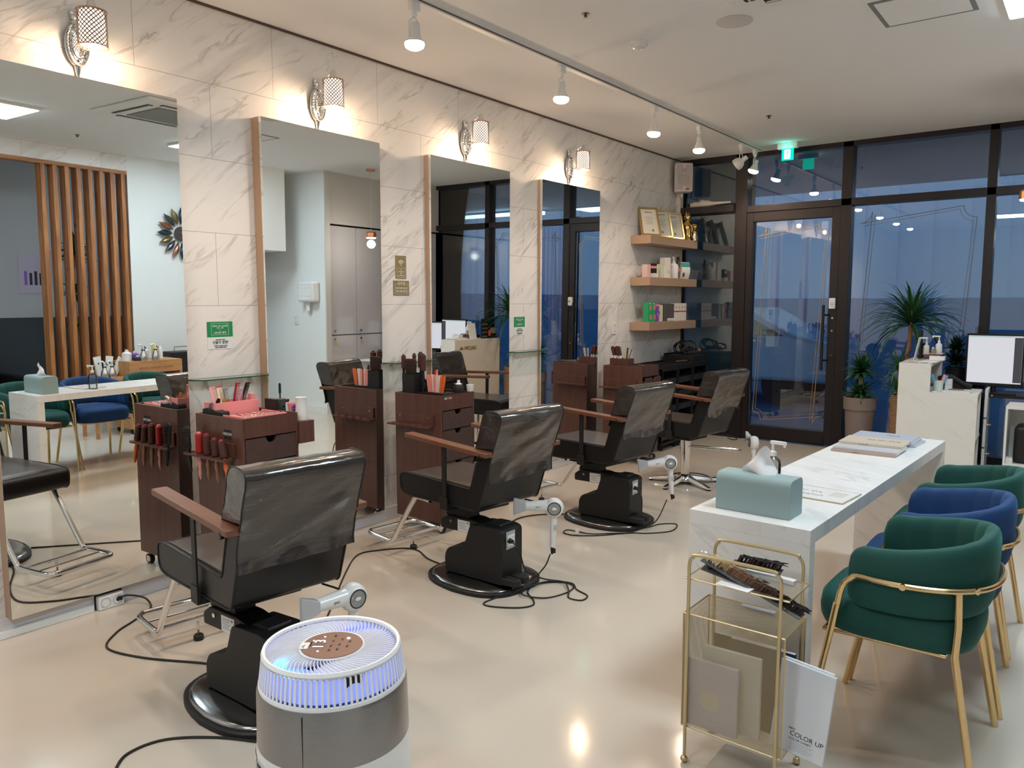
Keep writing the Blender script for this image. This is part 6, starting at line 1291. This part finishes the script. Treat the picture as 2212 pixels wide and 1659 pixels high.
for k in range(8):
    y = .605+.121*k; MB().box(-.02, .10, y-.022, y+.022, 0, 2.58).build('slat', M_pine, t, bevel=.003)
MB().box(-.02, .10, -1.9, 1.50, 2.5801, 2.62).build('top_beam', wood('stained_pine_beam', (.30, .12, .045), (.46, .21, .085), 1, 8, .5, 14), t, bevel=.003)
t = thing('wall_clock', 'sunburst clock of coloured metal leaves on the white wall', 'clock', (4.995, 5.33, 2.23)); cols = [(.05, .09, .12), (.30, .24, .12), (.12, .12, .13), (.45, .20, .13)]
for k in range(16):
    a = k*pi/8; c = cols[k % 4]; R_ = RX(0); m = MB()
    P_ = [(.11+.20*u, .035*sin(pi*u)) for u in [i/8 for i in range(9)]]; vs = []
    for (r_, w_) in P_:
        for s in (-1, 0, 1): vs.append((-.030-.012*(s == 0)-.02*sin((r_-.11)/.2*pi), r_*cos(a)-s*w_*sin(a), r_*sin(a)+s*w_*cos(a)))
    m.add(vs, [(i*3+j, i*3+j+1, i*3+j+4, i*3+j+3) for i in range(8) for j in (0, 1)]); o_ = m.build('leaf_ray', pm('leaf_metal_%d' % (k % 4), c, .35, .9), t, normals=False)
    so = o_.modifiers.new('thickness', 'SOLIDIFY'); so.thickness = .002
MB().cyl((-.02, 0, 0), (-.035, 0, 0), .085, n=32).build('dial', pm('clock_dial', (.06, .05, .05), .4), t); MB().cyl((-.004, 0, 0), (-.02, 0, 0), .03, n=20).build('hub', M_black, t); MB().tube([(-.038, 0, 0), (-.038, -.05, .02)], .003, 6).tube([(-.038, 0, 0), (-.038, .02, .06)], .003, 6).build('clock_hands', M_gold, t)
wt = thing('wooden_trolley', 'pine trolley crowded with products, seen in the nearest mirror', 'trolley', (4.40, 3.92, 0), 0); mp_ = wood('honey_pine', (.42, .20, .08), (.56, .29, .13), 1, 8, .5, 12)
MB().box(0, .35, .38, 1.0, .06, .10).box(0, .35, .38, .41, .10, .76).box(0, .35, .97, 1.0, .10, .76).box(.33, .35, .41, .97, .10, .76).box(0, .35, .38, 1.0, .76, .79).box(0, .35, .41, .97, .42, .44).box(0, .02, .41, .97, .66, .76).box(.02, .32, .02, .379, .60, .63).box(.02, .05, .02, .05, 0, .60).box(.29, .32, .02, .05, 0, .60).build('carcass', mp_, wt)
text('MOUKO AROMA COLOR', .035, pm('burnt_print', (.2, .09, .03), .6), wt, TR(-.0006, .69, .71) @ FACE_NX, ext=.0003)
for x, y in ((.04, .42), (.31, .42), (.04, .96), (.31, .96)): MB().sphere((x, y, .03), .03, 12, 8).build('caster', M_rubber, wt)
rr = random.Random(21)
for i, (x, y, w, h, m, l) in enumerate(((.18, .46, .05, .10, M_wm, 'white tub'), (.2, .56, .045, .08, M_pu, 'dark purple jar'), (.16, .64, .02, .15, M_pu, 'violet bottle'), (.22, .70, .03, .12, M_wp, 'white bottle'), (.18, .78, .03, .17, pm('yellow_plastic', (.7, .55, .12), .4), 'yellow bottle'), (.2, .86, .028, .14, M_wp, 'slim white bottle'), (.10, .54, .05, .04, M_ink, 'flat black box'))):
    t = thing('product_bottle' if 'box' not in l else 'product_box', l+' on the pine trolley in the near mirror', 'bottle' if 'box' not in l else 'box', (4.40+x, 3.92+y, .7905), group='products on the pine trolley')
    MB().lathe([(0, 0), (w, 0), (w, h*.8), (w*.4, h), (0, h)], 16).build('product_body', m, t); MB().cyl((0, 0, h), (0, 0, h+.02), w*.35, n=12).build('cap', M_wm, t)
def spray(y, z, l, x=4.50):
    t = thing('spray_bottle', l, 'spray bottle', (x, y, z), group='silver water spray bottles'); MB().lathe([(0, 0), (.036, 0), (.040, .02), (.036, .06), (.018, .10), (.016, .11)], 20).build('bottle_body', pm('brushed_aluminium', (.6, .62, .65), .3, 1), t); MB().cyl((0, 0, .11), (0, 0, .12), .02, n=14).build('collar', M_black, t)
    MB().tube([(.0, 0, .12), (0, 0, .15), (0, -.02, .175), (0, -.055, .165)], .010, 8, smooth=3).build('trigger_head', M_wp, t); MB().tube([(0, .015, .155), (0, .035, .13)], .005, 6).build('trigger', M_black, t)
spray(4.09, .6305, 'leftmost silver spray bottle seen in the near mirror'); spray(4.17, .6305, 'second silver spray bottle beside the leftmost one'); spray(4.50, .7905, 'silver spray bottle in front of the violet bottle', 4.46); spray(4.64, .7905, 'silver spray bottle nearest the black case', 4.46)
for i, (y, rx) in enumerate(((4.10, .12), (4.18, -.15), (4.24, -.5))):
    t = thing('cosmetic_tube', ('left', 'middle', 'right')[i]+' white cosmetic tube standing by the pine slats', 'tube', (4.62, y, .6305), group='white cosmetic tubes by the pine slats'); t.rotation_euler = (rx, 0, 0); MB().lathe([(0, 0), (.022, 0), (.024, .02)], 14).build('cap', M_wp, t)
    MB().add([(-.024, -.024, .02), (.024, -.024, .02), (.024, .024, .02), (-.024, .024, .02), (-.003, -.04, .22), (.003, -.04, .22), (.003, .04, .22), (-.003, .04, .22)], [(0, 3, 2, 1), (4, 5, 6, 7), (0, 1, 5, 4), (1, 2, 6, 5), (2, 3, 7, 6), (3, 0, 4, 7)]).build('tube_body', M_wm, t); MB().box(-.018, -.016, -.006, .006, .14, .155).build('leaf_mark', M_ink, t)
t = thing('black_case', 'tall black case with a handle beside the pine trolley', 'case', (4.72, 5.00, 0)); MB().box(0, .22, 0, .34, 0, .84).build('case_body', M_black, t, bevel=.015); MB().tube([(.05, .06, .84), (.05, .06, .90), (.05, .28, .90), (.05, .28, .84)], .008, 8).build('handle', M_chrome, t)
t = thing('sofa', 'black sofa against the slate wall behind the slatted screen', 'sofa', (5.75, 2.6, 0)); MB().box(-.35, .40, -1.2, 1.1, .06, .42).build('seat', M_leather, t, bevel=.04, seg=3); MB().box(.22, .42, -1.2, 1.1, .4201, .88).build('backrest', M_leather, t, bevel=.05, seg=3)
for y in (-1.32, 1.1): MB().box(-.35, .40, y, y+.12, .06, .60).build('armrest', M_leather, t, bevel=.03, seg=3)
t = tag(MB().box(0, .004, -.16, .16, 0, .45).build('wall_poster', pm('lilac_poster', (.42, .38, .50), .6), loc=(6.194, 4.20, 1.50)), 'lilac product poster on the grey wall behind the slats', 'poster')
for k in range(4): MB().box(-.0015, 0, -.10+.055*k, -.07+.055*k, .10, .26-.02*(k % 2)).build('printed_bottle', M_pu if k == 0 else M_ink, t)
tag(MB().box(0, .004, -.14, .14, 0, .62).build('wall_poster', pm('pale_blue_poster', (.40, .44, .55), .6), loc=(6.194, 4.86, 1.50)), 'pale blue poster on the grey wall right of the lilac one', 'poster')
t = thing('tall_plant', 'tall thin-stemmed dark plant behind the slatted screen', 'potted plant', (5.75, 4.45, 0)); MB().lathe([(0, 0), (.13, 0), (.15, .35), (.14, .35), (0, .33)], 28).build('pot', M_wm, t); MB().tube([(0, 0, .33), (.02, .02, .9), (-.01, -.02, 1.5), (.02, .03, 2.0)], .014, 8, smooth=4).build('stem', M_bark, t)
tuft(t, 'foliage', (.02, .03, 1.95), 34, .25, .035, M_leaf, 31, (-.3, 1.3), .8); tuft(t, 'foliage', (0, -.02, 1.5), 18, .2, .03, M_leaf, 32, (-.3, 1.), .9); tuft(t, 'foliage', (.0, .0, 1.1), 12, .2, .03, M_leaf, 33, (-.3, 1.), .9)
